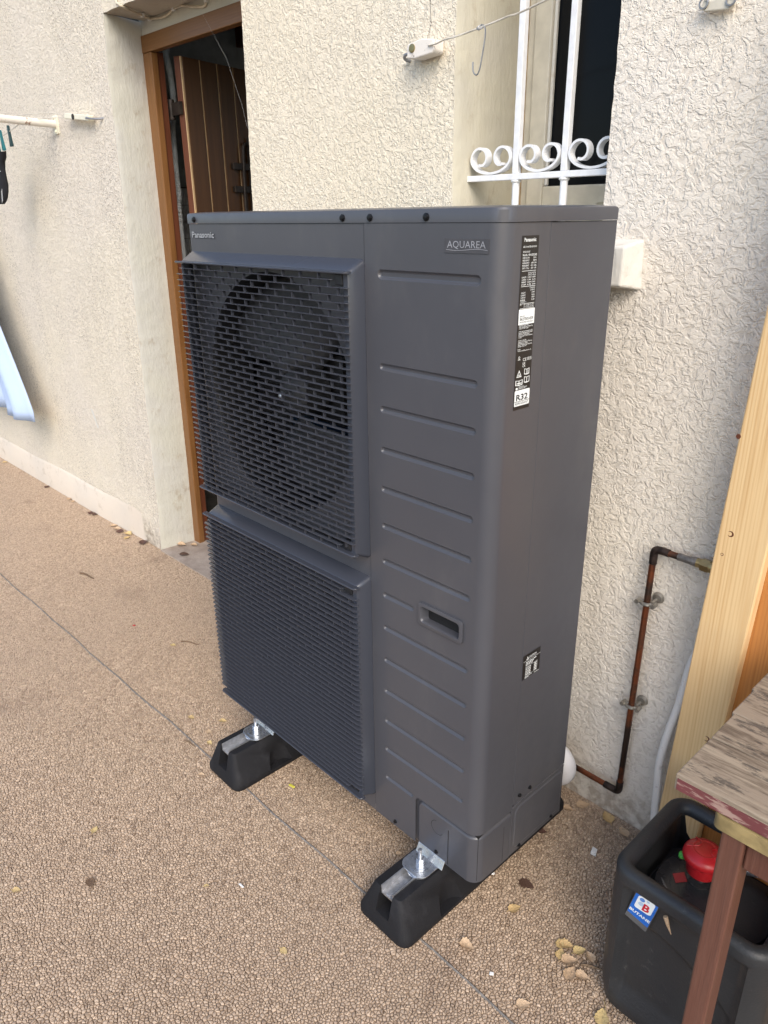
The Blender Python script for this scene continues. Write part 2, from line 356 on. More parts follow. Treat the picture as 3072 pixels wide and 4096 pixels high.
def pebble_tile(T=.8, n=132):
    s = T/n; pts = []
    for j in range(n):
        for i in range(n):
            if rng.random() < .15: continue
            pts.append(((i+.5+.5*(j % 2)+rng.uniform(-.62, .62))*s % T, (j+.5+rng.uniform(-.62, .62))*s % T))
    P = np.array(pts); m0 = len(P); idx = list(range(m0)); allp = [P]; mg = .06
    for dx in (-T, 0, T):
        for dy in (-T, 0, T):
            if dx == dy == 0: continue
            Q = P+(dx, dy); k = (Q[:, 0] > -mg) & (Q[:, 0] < T+mg) & (Q[:, 1] > -mg) & (Q[:, 1] < T+mg); allp.append(Q[k])
    A = np.concatenate(allp)
    v2, _, f2, ov, *_ = delaunay_2d_cdt([Vector(p) for p in A], [], [], 0, 1e-9)
    V = np.array([v[:] for v in v2]); F = np.array([f for f in f2])
    a, b, c = V[F[:, 0]], V[F[:, 1]], V[F[:, 2]]
    d = 2*(a[:, 0]*(b[:, 1]-c[:, 1])+b[:, 0]*(c[:, 1]-a[:, 1])+c[:, 0]*(a[:, 1]-b[:, 1]))
    sa, sb, s_c = (a**2).sum(1), (b**2).sum(1), (c**2).sum(1)
    cc = np.stack([(sa*(b[:, 1]-c[:, 1])+sb*(c[:, 1]-a[:, 1])+s_c*(a[:, 1]-b[:, 1]))/d, (sa*(c[:, 0]-b[:, 0])+sb*(a[:, 0]-c[:, 0])+s_c*(b[:, 0]-a[:, 0]))/d], 1)
    inc = [[] for _ in V]
    for t, f in enumerate(F):
        for q in f: inc[q].append(t)
    vs, fs, tint = [], [], []
    for i in range(len(V)):
        x, y = V[i]
        if not (0 <= x < T and 0 <= y < T) or len(inc[i]) < 3: continue
        C = cc[inc[i]]; C = C[np.argsort(np.arctan2(C[:, 1]-y, C[:, 0]-x))]
        cen = C.mean(0); nx = np.roll(C, -1, 0)
        # cut the corners: two points per side keep the stone angular yet worn
        L = np.linalg.norm(nx-C, axis=1); keep = L > s*.18
        C2 = C[keep] if keep.sum() >= 3 else C
        n_ = len(C2); base = len(vs); z = rng.uniform(-.0008, .0008); tl = rng.uniform(-.12, .12, 2); tn = float(np.clip(rng.normal(.55, .27), -.1, 1.15))
        for k, zz in ((.955, -.0062), (.915, -.0030), (.79, -.0007), (.46, .0002)):
            for q in C2:
                p = cen+(q-cen)*k*rng.uniform(.97, 1.02); h = zz+(z if zz > -.006 else 0)
                if zz > -.003: h += float((p-cen)@tl)
                vs.append((p[0], p[1], h)); tint.append(tn)
        for r_ in range(3):
            for j in range(n_):
                k2 = (j+1) % n_; fs.append((base+r_*n_+j, base+r_*n_+k2, base+(r_+1)*n_+k2, base+(r_+1)*n_+j))
        fs.append(tuple(base+3*n_+j for j in range(n_)))
    me = bpy.data.meshes.new('pebbles'); me.from_pydata(vs, [], fs)
    at = me.attributes.new('tint', 'FLOAT', 'POINT'); at.data.foreach_set('value', tint)
    me.materials.append(MATS['pebble_stone']); shade(me, 38); return me
PT = .8
peb = place('gravel', pebble_tile(PT)); setp(peb, 'tan pebble gravel bound in resin covering the terrace floor', 'gravel', kind='stuff')
ng = bpy.data.node_groups.new('tiling', 'GeometryNodeTree')
ng.interface.new_socket('Geometry', in_out='INPUT', socket_type='NodeSocketGeometry'); ng.interface.new_socket('Geometry', in_out='OUTPUT', socket_type='NodeSocketGeometry')
gi = ng.nodes.new('NodeGroupInput'); go = ng.nodes.new('NodeGroupOutput'); gg = ng.nodes.new('GeometryNodeMeshGrid'); ip = ng.nodes.new('GeometryNodeInstanceOnPoints')
NX, NY = 11, 4
gg.inputs['Size X'].default_value = PT*(NX-1); gg.inputs['Size Y'].default_value = PT*(NY-1); gg.inputs['Vertices X'].default_value = NX; gg.inputs['Vertices Y'].default_value = NY
ng.links.new(gg.outputs[0], ip.inputs['Points']); ng.links.new(gi.outputs[0], ip.inputs['Instance']); ng.links.new(ip.outputs[0], go.inputs[0])
peb.modifiers.new('tiling', 'NODES').node_group = ng
peb.location = (-6.8+PT*(NX-1)/2, -2.3+PT*(NY-1)/2, 0)

g = G(); A, B = [], []
for i in range(61):
    x = -5.2+i*.11; y = -.101+.0225*min(0, x-.1) + (.0022*math.sin(i*1.9)+.0015*math.sin(i*.7)); A.append((x, y-.0023, .0005)); B.append((x, y+.0023, .0005))
g.loft([[(p[0], p[1]-.001, -.006) for p in A], A, [(p[0], (p[1]+q[1])/2, .0026) for p, q in zip(A, B)], B, [(p[0], p[1]+.001, -.006) for p in B]], caps=False, closed=False)
setp(g.build('expansion_joint', 'joint_filler', smooth=60), kind='structure')

# ------------------------------------------------------------------ house (local frame: x along the wall, y depth into it, z up)
H0 = (0, .514, 0); HA = .018
house = thing('house', H0, 'cream rough-plastered house wall with an open brown door and a barred window', 'house', rz=HA)
HM = Matrix.Translation(H0) @ Matrix.Rotation(HA, 4, 'Z')
def hb(g, name, mat, parent=None, **kw):     # build from house-local coordinates
    g.v = [tuple(HM @ Vector(p)) for p in g.v]; return g.build(name, mat, parent or house, **kw)
def rough(pts, amp, step=.02):               # subdivide a polyline and jitter it
    out = []
    for a, b in zip(pts[:-1], pts[1:]):
        n = max(1, int(math.dist(a, b)/step))
        for i in range(n):
            t = i/n; j = amp if (i or out) else 0
            out.append((a[0]+(b[0]-a[0])*t+random.uniform(-j, j), a[1]+(b[1]-a[1])*t+random.uniform(-j, j)))
    return out+[pts[-1]]
DL = rough([(-2.318, 0), (-2.300, .10), (-2.232, 1.56), (-2.224, 1.93), (-2.199, 2.129)], .0013)      # door opening, left edge, going up
DT = rough([(-2.199, 2.129), (-1.356, 2.124)], .0013)
DR = rough([(-1.356, 2.124), (-1.373, 1.47), (-1.372, 0)], .0013)
WL, WR, WB, WT = -.556, -.151, 1.392, 2.45
wl = rough([(WL, WB), (WL+.004, WT)], .001); wr = rough([(WR, WT), (WR, WB)], .0013)
Hh = 3.0
def wallpiece(name, loop, mat):
    g = G(); g.plate([loop], FR(0, 0, 0)); return hb(g, name, mat)
wallpiece('plaster_wall', [(-9, 0)] + DL + [(-2.199, Hh), (-9, Hh)], 'plaster_speckled')
wallpiece('plaster_wall', DR[::-1] + DT[::-1][1:] + [(-2.199, Hh), (-.556, Hh)] + wl[::-1] + [(WL, 0)], 'plaster_cream')
wallpiece('plaster_wall', [(WL, 0), (WR, 0)] + wr[::-1] + [(WR, Hh), (-.556, Hh)] + wl[::-1], 'plaster_cream') if False else None
g = G(); g.plate([[(WL, 0), (WR, 0), (WR, WB), (WL, WB)]], FR(0, 0, 0)); hb(g, 'plaster_wall', 'plaster_grey'); g = G(); g.plate([[(-.552, WT), (WR, WT), (WR, Hh), (-.556, Hh)]], FR(0, 0, 0)); hb(g, 'plaster_wall', 'plaster_grey')
wallpiece('plaster_wall', [(WR, 0), (3, 0), (3, Hh), (WR, Hh)] + wr, 'plaster_grey')
# a low thickened plinth left of the door
g = G(); pl = [(-9, .125)]+[(x, .132+.004*math.sin(x*7)+.012*(x+4.4)/2) for x in np.linspace(-8, -2.45, 60)]
g.loft([[(x, .0005, z+.012) for x, z in pl], [(x, -.010*min(1, (-2.445-x)/.5)+.0005, z-.006) for x, z in pl], [(x, -.014*min(1, (-2.445-x)/.5)+.0005, 0) for x, z in pl]], caps=False, closed=False); hb(g, 'plinth', 'plinth_paint', smooth=60)
# reveals
DD = .167
inn = [(-2.277, 0), (-2.262, .4), (-2.237, 2.13)]
def at_z(poly, z):
    for a, b in zip(poly[:-1], poly[1:]):
        if a[1] <= z <= b[1] or b[1] <= z <= a[1]:
            t = (z-a[1])/(b[1]-a[1]+1e-9); return a[0]+(b[0]-a[0])*t
    return poly[-1][0]
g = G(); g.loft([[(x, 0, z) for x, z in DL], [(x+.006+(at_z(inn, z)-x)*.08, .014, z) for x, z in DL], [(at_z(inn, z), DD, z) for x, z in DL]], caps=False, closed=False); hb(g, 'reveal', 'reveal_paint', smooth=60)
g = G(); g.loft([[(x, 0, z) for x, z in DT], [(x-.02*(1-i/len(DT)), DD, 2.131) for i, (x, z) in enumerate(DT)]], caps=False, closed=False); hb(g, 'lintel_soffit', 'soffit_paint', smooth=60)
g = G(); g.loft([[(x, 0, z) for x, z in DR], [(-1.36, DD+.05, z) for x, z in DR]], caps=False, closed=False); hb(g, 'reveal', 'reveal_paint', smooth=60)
g = G(); g.plate([[(-2.25, 2.06), (-1.35, 2.06), (-1.35, 2.14), (-2.25, 2.14)]], FR(0, DD-.004, 0)); hb(g, 'overdoor_wall', 'reveal_paint')
# door frame
F0 = DD-.012
def bar(name, mat, x0, x1, y0, y1, z0, z1, par, bv=.003): g = G(); g.box(x0, x1, y0, y1, z0, z1); return hb(g, name, mat, par, bevel=bv)
frm = bar('door_frame', 'door_head_wood', -2.275, -1.33, F0, F0+.030, 2.027, 2.084, house)
g = G(); g.hexa([(-2.30, F0+.002, 0), (-2.230, F0+.002, 0), (-2.230, F0+.030, 0), (-2.30, F0+.030, 0)], [(-2.26, F0+.002, 2.0265), (-2.178, F0+.002, 2.0265), (-2.178, F0+.030, 2.0265), (-2.26, F0+.030, 2.0265)]); hb(g, 'jamb', 'door_frame_wood', frm, bevel=.003)
g = G(); g.hexa([(-2.30, F0+.0305, 0), (-2.236, F0+.0305, 0), (-2.236, F0+.058, 0), (-2.30, F0+.058, 0)], [(-2.26, F0+.0305, 2.03), (-2.184, F0+.0305, 2.03), (-2.184, F0+.058, 2.03), (-2.26, F0+.058, 2.03)]); hb(g, 'inner_jamb', 'door_red_wood', frm, bevel=.002)
bar('inner_head', 'door_red_wood', -2.27, -1.33, F0+.0305, F0+.058, 2.036, 2.082, frm)
# open leaf: hinge line at the left, swung inwards
leaf_o = Vector((-2.112, .719, 0)); leaf_u = Vector((-.0885, .334, 0)).normalized(); leaf_n = Vector((leaf_u.y, -leaf_u.x, 0))
def lf(u, d, z): return leaf_o+leaf_u*u-leaf_n*d+Vector((0, 0, z))
def lbox(g, u0, u1, d0, d1, z0, z1):
    return g.hexa([lf(u0, d1, z0), lf(u0, d0, z0), lf(u1, d0, z0), lf(u1, d1, z0)], [lf(u0, d1, z1), lf(u0, d0, z1), lf(u1, d0, z1), lf(u1, d1, z1)])
g = G(); lbox(g, -.0015, .80, .008, .04, .03, 2.015); leaf = g.build('door', 'door_red_wood', house, bevel=.002)
pe = [0.0, .0935, .187, .279, .372, .465, .558, .651, .744, .80]
for a, b in zip(pe[:-1], pe[1:]):
    g = G(); lbox(g, a+.004, b-.003, 0, .0075, .032, 2.013); g.build('plank', 'door_plank_wood', leaf, bevel=.0025)
    g = G(); lbox(g, a-.003, a+.0038, .003, .0078, .032, 2.013); g.build('groove_strip', 'groove_wood', leaf)
for z in (1.649, 1.561):
    g = G(); lbox(g, .225, .345, -.014, -.006, z-.013, z+.013); g.lathe([(.012, -.016), (.013, -.012), (.013, 0)], tuple(lf(.222, 0, z)), 'x', 12); g.build('lock_bracket', 'iron_brown', leaf, bevel=.002)
g = G(); lbox(g, .322, .350, -.014, -.004, 1.2, 1.76); g.tube(arc([lf(.34, -.012, 1.36), lf(.285, -.016, 1.40), lf(.278, -.016, 1.5), lf(.287, -.016, 1.70), lf(.30, -.016, 1.735), lf(.34, -.012, 1.73)]), .006, 8); g.build('latch_bar', 'iron_brown', leaf, smooth=40)
for z in (1.842, .5):
    g = G(); g.lathe([(.011, -.035), (.012, -.03), (.012, .03), (.011, .035)], (-2.20, .705, z), 'z', 12); g.box(-2.20, -2.125, .700, .712, z-.022, z+.022); g.build('hinge', 'iron_brown', leaf, smooth=40)
# room behind the door and behind the window, boxes, the first opened at its unseen side for light
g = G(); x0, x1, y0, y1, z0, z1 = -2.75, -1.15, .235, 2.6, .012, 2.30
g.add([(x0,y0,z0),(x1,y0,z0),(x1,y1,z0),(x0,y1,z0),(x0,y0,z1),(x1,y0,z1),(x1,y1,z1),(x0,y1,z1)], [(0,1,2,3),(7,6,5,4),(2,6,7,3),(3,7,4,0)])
for a_ in ((y0, 1.0, z0, z1), (2.3, y1, z0, z1), (1.0, 2.3, z0, .9), (1.0, 2.3, 2.1, z1)): g.add([(x1, a_[0], a_[2]), (x1, a_[1], a_[2]), (x1, a_[1], a_[3]), (x1, a_[0], a_[3])], [(0, 3, 2, 1)])  # side wall with an added opening, lets sky light into the room
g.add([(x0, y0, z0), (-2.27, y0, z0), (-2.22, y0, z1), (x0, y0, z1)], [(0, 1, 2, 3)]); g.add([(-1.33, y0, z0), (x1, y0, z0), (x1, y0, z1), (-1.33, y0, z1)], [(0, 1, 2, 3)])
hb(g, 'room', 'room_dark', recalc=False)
g = G(); g.box(-2.747, -2.735, .25, 2.5, 1.59, 2.3); g.build_ = hb(g, 'room_wall', 'room_wall')
for i in range(14):
    for j in range(4):
        g = G(); g.box(-2.742, -2.734, .26+i*.075, .3335+i*.075, 1.586-.0755*(j+1), 1.586-.0755*(j+1)+.074); hb(g, 'wall_tile', 'tile_white', bevel=.001)
for k, (za, y_) in enumerate(((2.20, .9), (2.16, 1.3), (2.22, 1.7))):
    g = G(); g.box(-2.7, -1.2, y_, y_+.08, za, za+.09); hb(g, 'ceiling_beam', 'door_red_wood', bevel=.004)
g = G(); g.tube(arc([(-2.0, 1.0, 2.09), (-1.9, 1.15, 2.05), (-1.75, 1.3, 2.045), (-1.5, 1.5, 2.06)]), .028, 10); hb(g, 'ceiling_duct', 'pvc_cream', smooth=60)
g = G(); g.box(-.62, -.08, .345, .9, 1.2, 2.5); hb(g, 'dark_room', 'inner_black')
# concrete doorstep
g = G(); g.add([(-2.31, -.006, .0035), (-1.37, -.010, .0035), (-1.37, .26, .014), (-2.28, .26, .014), (-2.31, -.008, -.006), (-1.37, -.012, -.006)], [(0, 1, 2, 3), (4, 5, 1, 0)]); hb(g, 'doorstep', 'concrete', recalc=False)
# window reveals, sill, frame, pane
WD = .27
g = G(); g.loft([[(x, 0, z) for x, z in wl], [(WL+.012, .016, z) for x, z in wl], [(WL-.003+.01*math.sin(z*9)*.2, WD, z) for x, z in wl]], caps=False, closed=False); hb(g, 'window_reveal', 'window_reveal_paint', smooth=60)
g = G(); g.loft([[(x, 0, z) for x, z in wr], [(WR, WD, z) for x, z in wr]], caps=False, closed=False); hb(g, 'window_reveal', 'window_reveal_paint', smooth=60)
g = G(); g.add([(WL, 0, WB-.012), (WR, 0, WB-.012), (WR, WD, WB+.02), (WL, WD, WB+.02)], [(0, 1, 2, 3)]); hb(g, 'sill_slope', 'window_reveal_paint', recalc=False)
g = G(); g.hexa([(-.66, -.052, 1.312), (-.0665, -.052, 1.312), (-.046, .01, 1.302), (-.66, .01, 1.302)], [(-.66, -.052, 1.388), (-.0665, -.052, 1.388), (-.052, .01, 1.402), (-.66, .01, 1.402)]); hb(g, 'window_sill', 'sill_paint', bevel=.005, bseg=3)
def wb_(name, mat, x0, x1, z0, z1, y0, y1, par, bv=.002): g = G(); g.box(x0, x1, y0, y1, z0, z1); return hb(g, name, mat, par, bevel=bv)
win = wb_('window', 'pvc_cream', WL, WL+.052, WB, WT, WD-.012, WD+.05, house); 
wb_('frame_edge', 'old_wood_strip', WL+.0005, WL+.013, WB, WT, WD-.016, WD-.0125, win, .001)
wb_('frame_bottom', 'pvc_cream', WL+.0525, WR, WB, 1.452, WD-.010, WD+.05, win)
wb_('sash_stile', 'pvc_cream', WL+.037, WL+.086, 1.456, WT, WD-.026, WD-.0105, win, .004)
wb_('sash_bead', 'sill_paint', WL+.0865, WL+.0945, 1.515, WT, WD-.018, WD-.0105, win, .001)
wb_('sash_rail', 'pvc_cream', WL+.0865, WR, 1.456, 1.513, WD-.026, WD-.0105, win, .004)
wb_('pane', 'dark_glass', WL+.09, WR, 1.513, WT, WD-.009, WD-.005, win, 0)
g = G(); g.plate([[(-.29+.021*math.cos(a), 1.4725+.016*math.sin(a)) for a in np.linspace(0, math.pi, 14)]], FR(0, WD-.030, 0)); g.prism([[(-.29+.021*math.cos(a), 1.4725+.016*math.sin(a)) for a in np.linspace(0, math.pi, 14)]], FR(0, WD-.032, 0), .006); hb(g, 'drain_cap', 'pvc_cream', win)
# wrought iron grille
GY = .052
gr = G(); gr.box(-.563, WR+.004, GY-.009, GY+.009, 1.5215, 1.5345); gr = hb(gr, 'window_grille', 'white_iron', bevel=.0015)
for x in (-.409, -.2815):
    g = G(); g.box(x-.0075, x+.0075, GY-.0075, GY+.0075, 1.5347, WT); g.lathe([(.0085, 1.40), (.0085, 1.515), (.012, 1.518), (.012, 1.5213)], (x, GY, 0), 'z', 12); hb(g, 'bar', 'white_iron', gr, bevel=.0012)
def scroll(x0, x1, zb, zt):
    cx = (x0+x1)/2; w = (x1-x0)/2; pts = []
    r = w*.47; half = []
    for t in np.linspace(0, 1, 30):              # from bottom middle out and up, then curling inwards
        if t < .34:
            a = t/.34; ang = -math.pi/2+a*math.pi/2; half.append((w*math.cos(ang)*1., zb+(zt-zb)*.56+(zt-zb)*.56*math.sin(ang)))
        else:
            a = (t-.34)/.66; ang = a*math.pi*1.62; rr = r*(1-.50*a)
            half.append((w-r+rr*math.cos(ang)-.0*a, zb+(zt-zb)*.56+rr*1.0*math.sin(ang)+0.0))
    return [(cx-x, z) for x, z in half[::-1]] + [(cx+x, z) for x, z in half[1:]]
def strip(g, path, y0, y1, th):
    n = len(path); I, O = [], []
    for i, p in enumerate(path):
        a = path[max(0, i-1)]; b = path[min(n-1, i+1)]; tx, tz = b[0]-a[0], b[1]-a[1]; L = math.hypot(tx, tz) or 1
        I.append((p[0]-tz/L*th/2, p[1]+tx/L*th/2)); O.append((p[0]+tz/L*th/2, p[1]-tx/L*th/2))
    rings = [[(I[i][0], y0, I[i][1]), (O[i][0], y0, O[i][1]), (O[i][0], y1, O[i][1]), (I[i][0], y1, I[i][1])] for i in range(n)]
    return g.loft(rings)
for a, b in ((-.538, -.4195), (-.3985, -.2915), (-.2715, -.153)):
    g = G(); strip(g, scroll(a+.003, b-.003, 1.5375, 1.594), GY-.0095, GY+.0095, .0052); hb(g, 'scroll', 'white_iron', gr, smooth=35)

# ------------------------------------------------------------------ heat pump
UW, UD, Z0, ZT, LID, RC, XS = .918, .314, .12, 1.46, .0227, .028, -.3085
hp = thing('heat_pump', (-.46, .157, .12), 'tall dark grey outdoor heat pump with two stacked louvred fan grilles', 'heat pump')
ZL = ZT-LID
# lid
def plan(x0, x1, y0, y1, rfr, rfl=.008, rb=.008, n=8):
    out = []
    for cx, cy, r, a0 in ((x1-rfr, y0+rfr, rfr, 270), (x1-rb, y1-rb, rb, 0), (x0+rb, y1-rb, rb, 90), (x0+rfl, y0+rfl, rfl, 180)):
        out += [(cx+r*math.cos(R(a0+90*i/n)), cy+r*math.sin(R(a0+90*i/n))) for i in range(n+1)]
    return out
pl0 = plan(-UW-.002, .002, -.002, UD+.002, RC+.001)
def off(pl, d): c = (-UW/2, UD/2); return [(x+(d if x < c[0] else -d), y+(d if y < c[1] else -d)) for x, y in pl]
g = G(); g.loft([[(x, y, ZL+.0008) for x, y in pl0], [(x, y, ZT-.0045) for x, y in pl0], [(x, y, ZT-.0013) for x, y in off(pl0, .0013)], [(x, y, ZT) for x, y in off(pl0, .0045)], [(x, y, ZT+.002) for x, y in off(pl0, .03)]])
lid = g.build('lid', 'powder_coat', hp, smooth=28)
def screw(c, ax, par, r=.0052):
    g = G(); s = -1 if ax == 'y' else 1
    g.lathe([(r*1.25, 0), (r*1.25, s*.0012), (r*.92, s*.0016), (r*.86, s*.0042), (r*.5, s*.0046)], c, ax, 12)
    return g.build('screw', 'screw_black', par, smooth=30)
for x in (-.884, -.364, -.291, -.157): screw((x, -.002, 1.4465), 'y', lid)
# unseen black box added behind the panels to darken the seams
g = G(); g.box(XS+.004, -.006, .012, UD-.006, Z0+.004, ZL-.001); g.build('seam_backing', 'seam_black', hp)
# front panel wrapped round the corner
CV = .2525                                   # top of the corner cover
flat = [(XS, Z0)] + [(-.1755, Z0), (-.1755, CV-.014)] + [(-.1755+.014-.014*math.cos(a), CV-.014+.014*math.sin(a)) for a in np.linspace(.2, math.pi/2, 5)] + [(-RC, CV), (-RC, ZL), (XS, ZL)]
RZ = [1.354, 1.1925, 1.113, 1.0335, .954, .876, .798, .7205, .6435, .564, .485, .4055, .3275, .2475]
ribs = [((-.273, -.183) if i in (7, 13) else (-.273, -.040)) + (z, .0068) for i, z in enumerate(RZ)]
ribs[0] = (-.275, -.040, 1.354, .0085)
HX0, HX1, HZ0, HZ1 = -.164, -.057, .7015, .7425
hrect = rrect(HX0, HX1, HZ0, HZ1, .007)
FY = -.0012
g = G(); g.plate([flat] + [capsule(*q) for q in ribs] + [hrect], FR(0, FY, 0)); fp = g.build('front_panel', 'powder_coat', hp)
g = G(); an = np.linspace(0, math.pi/2, 13)
prof = [(-RC+RC*math.sin(a), RC-RC*math.cos(a)+(FY if a < .01 else FY*math.cos(a))) for a in an] + [(0, .1165)]
g.loft([[(x, y, CV) for x, y in prof], [(x, y, ZL) for x, y in prof]], caps=False, closed=False)
g.loft([[(x, y, CV) for x, y in prof], [(x-.003 if x > -.02 else x, y+.004, CV-.001) for x, y in prof]], caps=False, closed=False)
g.build('corner_panel', 'powder_coat', fp, smooth=24)
for q in ribs:
    g = G(); rs = []
    for d, y in ((0, FY), (.0009, FY+.0006), (.0024, FY+.0030), (.0036, FY+.0042), (.0052, FY+.0046)):
        rs.append([(x, y, z) for x, z in capsule(q[0]+d, q[1]-d, q[2], max(q[3]-d, .0012))])
    g.loft(rs, caps=False); n = len(rs[0]); g.add(rs[-1], [tuple(range(n))]); g.build('rib_groove', 'powder_coat', fp, smooth=50)
# recessed handle with its rim
g = G(); hr = []
for d, y in ((-.004, FY-.001), (-.004, FY-.0045), (-.001, FY-.0055), (.003, FY-.0052), (.0045, FY-.001)):
    hr.append([(x, y, z) for x, z in rrect(HX0-d*0+d, HX1-d, HZ0+d, HZ1-d, .008)])
g.loft(hr, caps=False); handle = g.build('handle', 'powder_coat', fp, smooth=50)
g = G(); a = rrect(HX0+.0045, HX1-.0045, HZ0+.0045, HZ1-.0045, .007); b = rrect(HX0+.012, HX1-.006, HZ0+.0055, HZ1-.010, .005)
g.loft([[(x, FY-.001, z) for x, z in a], [(x, .022, z) for x, z in b]], caps=False); g.add([(x, .022, z) for x, z in b], [tuple(range(len(b)))]); g.build('handle_well', 'powder_coat', handle, smooth=40)
# corner cover below
xs_ = list(np.linspace(-.186, -.152, 18)) + [-.12, -.08, -.05]
prof2 = [(x, .0008, 0, 1) for x in xs_] + [(-RC-.001+RC*math.sin(a), RC+.0008-RC*math.cos(a), -math.sin(a), math.cos(a)) for a in an] + [(-.001, .08, -1, 0), (-.001, .110, -1, 0), (-.001, .1165, -1, 0)]
zs_ = [Z0-.0005, Z0+.05] + list(np.linspace(CV-.036, CV+.004, 20))
def cdep(x, flat_, z):                    # depth below the face, from the distance to the rounded border
    bx, bz, r_ = (-.1695-x if flat_ else -1), z-(CV-.009), .016
    qx, qz = bx+r_, bz+r_; d = math.hypot(max(qx, 0), max(qz, 0))+min(max(qx, qz), 0)-r_
    t = max(0, min(1, (d+.0035)/.0045)); return .0065*t*t*(3-2*t)
rows = [[(p[0]+p[2]*cdep(p[0], p[3] == 1 and p[0] < -.1, z), p[1]+p[3]*cdep(p[0], p[3] == 1 and p[0] < -.1, z), z) for p in prof2] for z in zs_]
g = G(); g.loft(rows, caps=False, closed=False)
cover = g.build('corner_cover', 'powder_coat', hp, smooth=50)
g = G(); g.box(-.0795, -.0783, .0001, .002, Z0+.004, CV-.032); g.build('seam_line', 'seam_black', cover)
g = G(); g.box(-.003, .0001-.0008, .0925, .0932, Z0+.004, CV-.03); g.build('seam_line', 'seam_black', cover)
def ringlet(fr, cx, cz, r, a0, a1, w, mat, par, name='knockout'):
    g = G(); t = np.linspace(R(a0), R(a1), 20); g.plate([[(cx+r*math.cos(a), cz+r*math.sin(a)) for a in t]+[(cx+(r-w)*math.cos(a), cz+(r-w)*math.sin(a)) for a in t[::-1]]], fr); return g.build(name, mat, par)
ringlet(FR(0, .0004, 0), -.111, .206, .018, 100, 330, .0009, 'seam_black', cover); screw((-.113, .0008, .135), 'y', cover, .004); screw((-.241, FY, .133), 'y', fp, .004)
# side panels
g = G(); g.box(-.004, -.0005, .1182, UD, .2625, ZL); sp = g.build('side_panel', 'powder_coat', hp, bevel=.0012)
lo = [(.1182, Z0-.0005), (UD, Z0-.0005), (UD, .2595), (.150, .2595), (.1182, .2555)]
g = G(); g.prism([lo], SD(-.0012, 0, 0), .004); sc_ = g.build('side_cover', 'powder_coat', hp, bevel=.0012)
ringlet(SD(.0, 0, 0), .139, .206, .017, -90, 100, .0009, 'seam_black', sc_)
a = rrect(.128, UD-.006, Z0+.012, .250, .016)
g = G(); g.loft([[(-.0010, y, z) for y, z in a], [(.0008, y, z) for y, z in rrect(.132, UD-.010, Z0+.016, .246, .013)]], caps=False); b = rrect(.132, UD-.010, Z0+.016, .246, .013); g.add([(.0008, y, z) for y, z in b], [tuple(range(len(b)))]); g.build('raised_field', 'powder_coat', sc_, smooth=30)
for y, z, par in ((.140, .281, sp), (.177, .279, sp), (.151, .131, sc_), (.274, .132, sc_)): screw((.0, y, z), 'x', par, .0038)
# fan panel, left side, back and base tray
FC = ((-.6085, 1.083), (-.6085, .457)); FRD = .262
g = G(); g.plate([[(-UW+.008, Z0), (XS-.002, Z0), (XS-.002, ZL), (-UW+.008, ZL)]] + [circ(cx, cz, FRD, 48) for cx, cz in FC], FR(0, 0, 0)); fanp = g.build('fan_panel', 'powder_coat', hp)
g = G(); pr = [(-UW+.008-.008*math.sin(a), .008-.008*math.cos(a)) for a in np.linspace(0, math.pi/2, 6)] + [(-UW, UD)]
g.loft([[(x, y, Z0) for x, y in pr], [(x, y, ZL) for x, y in pr]], caps=False, closed=False); g.build('left_side', 'powder_coat', hp, smooth=30)
g = G(); g.box(-UW+.003, XS+.003, .262, UD, Z0+.004, ZL-.001); g.build('coil', 'coil_blue', hp)
g = G(); g.box(-UW+.014, -.022, .020, UD-.012, Z0-.010, Z0+.003); g.build('base_tray', 'inner_black', hp)
for k, (cx, cz) in enumerate(FC):
    g = G(); rs = [[(x, y, z) for x, z in circ(cx, cz, r_, 48)] for r_, y in ((FRD, 0), (FRD-.006, .010), (FRD-.008, .11), (FRD+.002, .12))]; g.loft(rs, caps=False)
    g.build('fan_shroud', 'shroud_plastic', hp, smooth=40)
    g = G(); g.lathe([(.012, .03), (.036, .034), (.050, .046), (.054, .11)], (cx, 0, cz), 'y', 28); fan = g.build('fan', 'fan_plastic', hp, smooth=40)
    for b_ in range(2):
        g = G(); rings = []
        for r_ in np.linspace(.048, .25, 9):
            t = (r_-.048)/.202; row = []
            for s_ in np.linspace(0, 1, 11):
                ang = R(47+180*b_+k*35)+R(6-8*t)+s_*R(70+42*math.sin(min(1, t*1.1)*math.pi*.62))
                row.append((cx+r_*math.cos(ang), .100-.062*s_-.010*math.sin(math.pi*s_)+.012*t, cz+r_*math.sin(ang)))
            rings.append(row)
        g.loft(rings, caps=False, closed=False); me_o = g.build('blade', 'fan_plastic', fan, smooth=60); md = me_o.modifiers.new('t', 'SOLIDIFY'); md.thickness = .004
    g = G(); g.lathe([(.010, .017), (.010, .012), (.006, .008), (.003, .006)], (cx, 0, cz), 'y', 8); g.build('hub_nut', 'zinc', fan, smooth=20)
    g = G(); g.box(cx-.31, cx+.29, .135, .15, cz-.02, cz+.02); g.box(cx-.08, cx+.08, .125, .16, cz-.08, cz+.08); g.build('motor_mount', 'inner_black', hp)
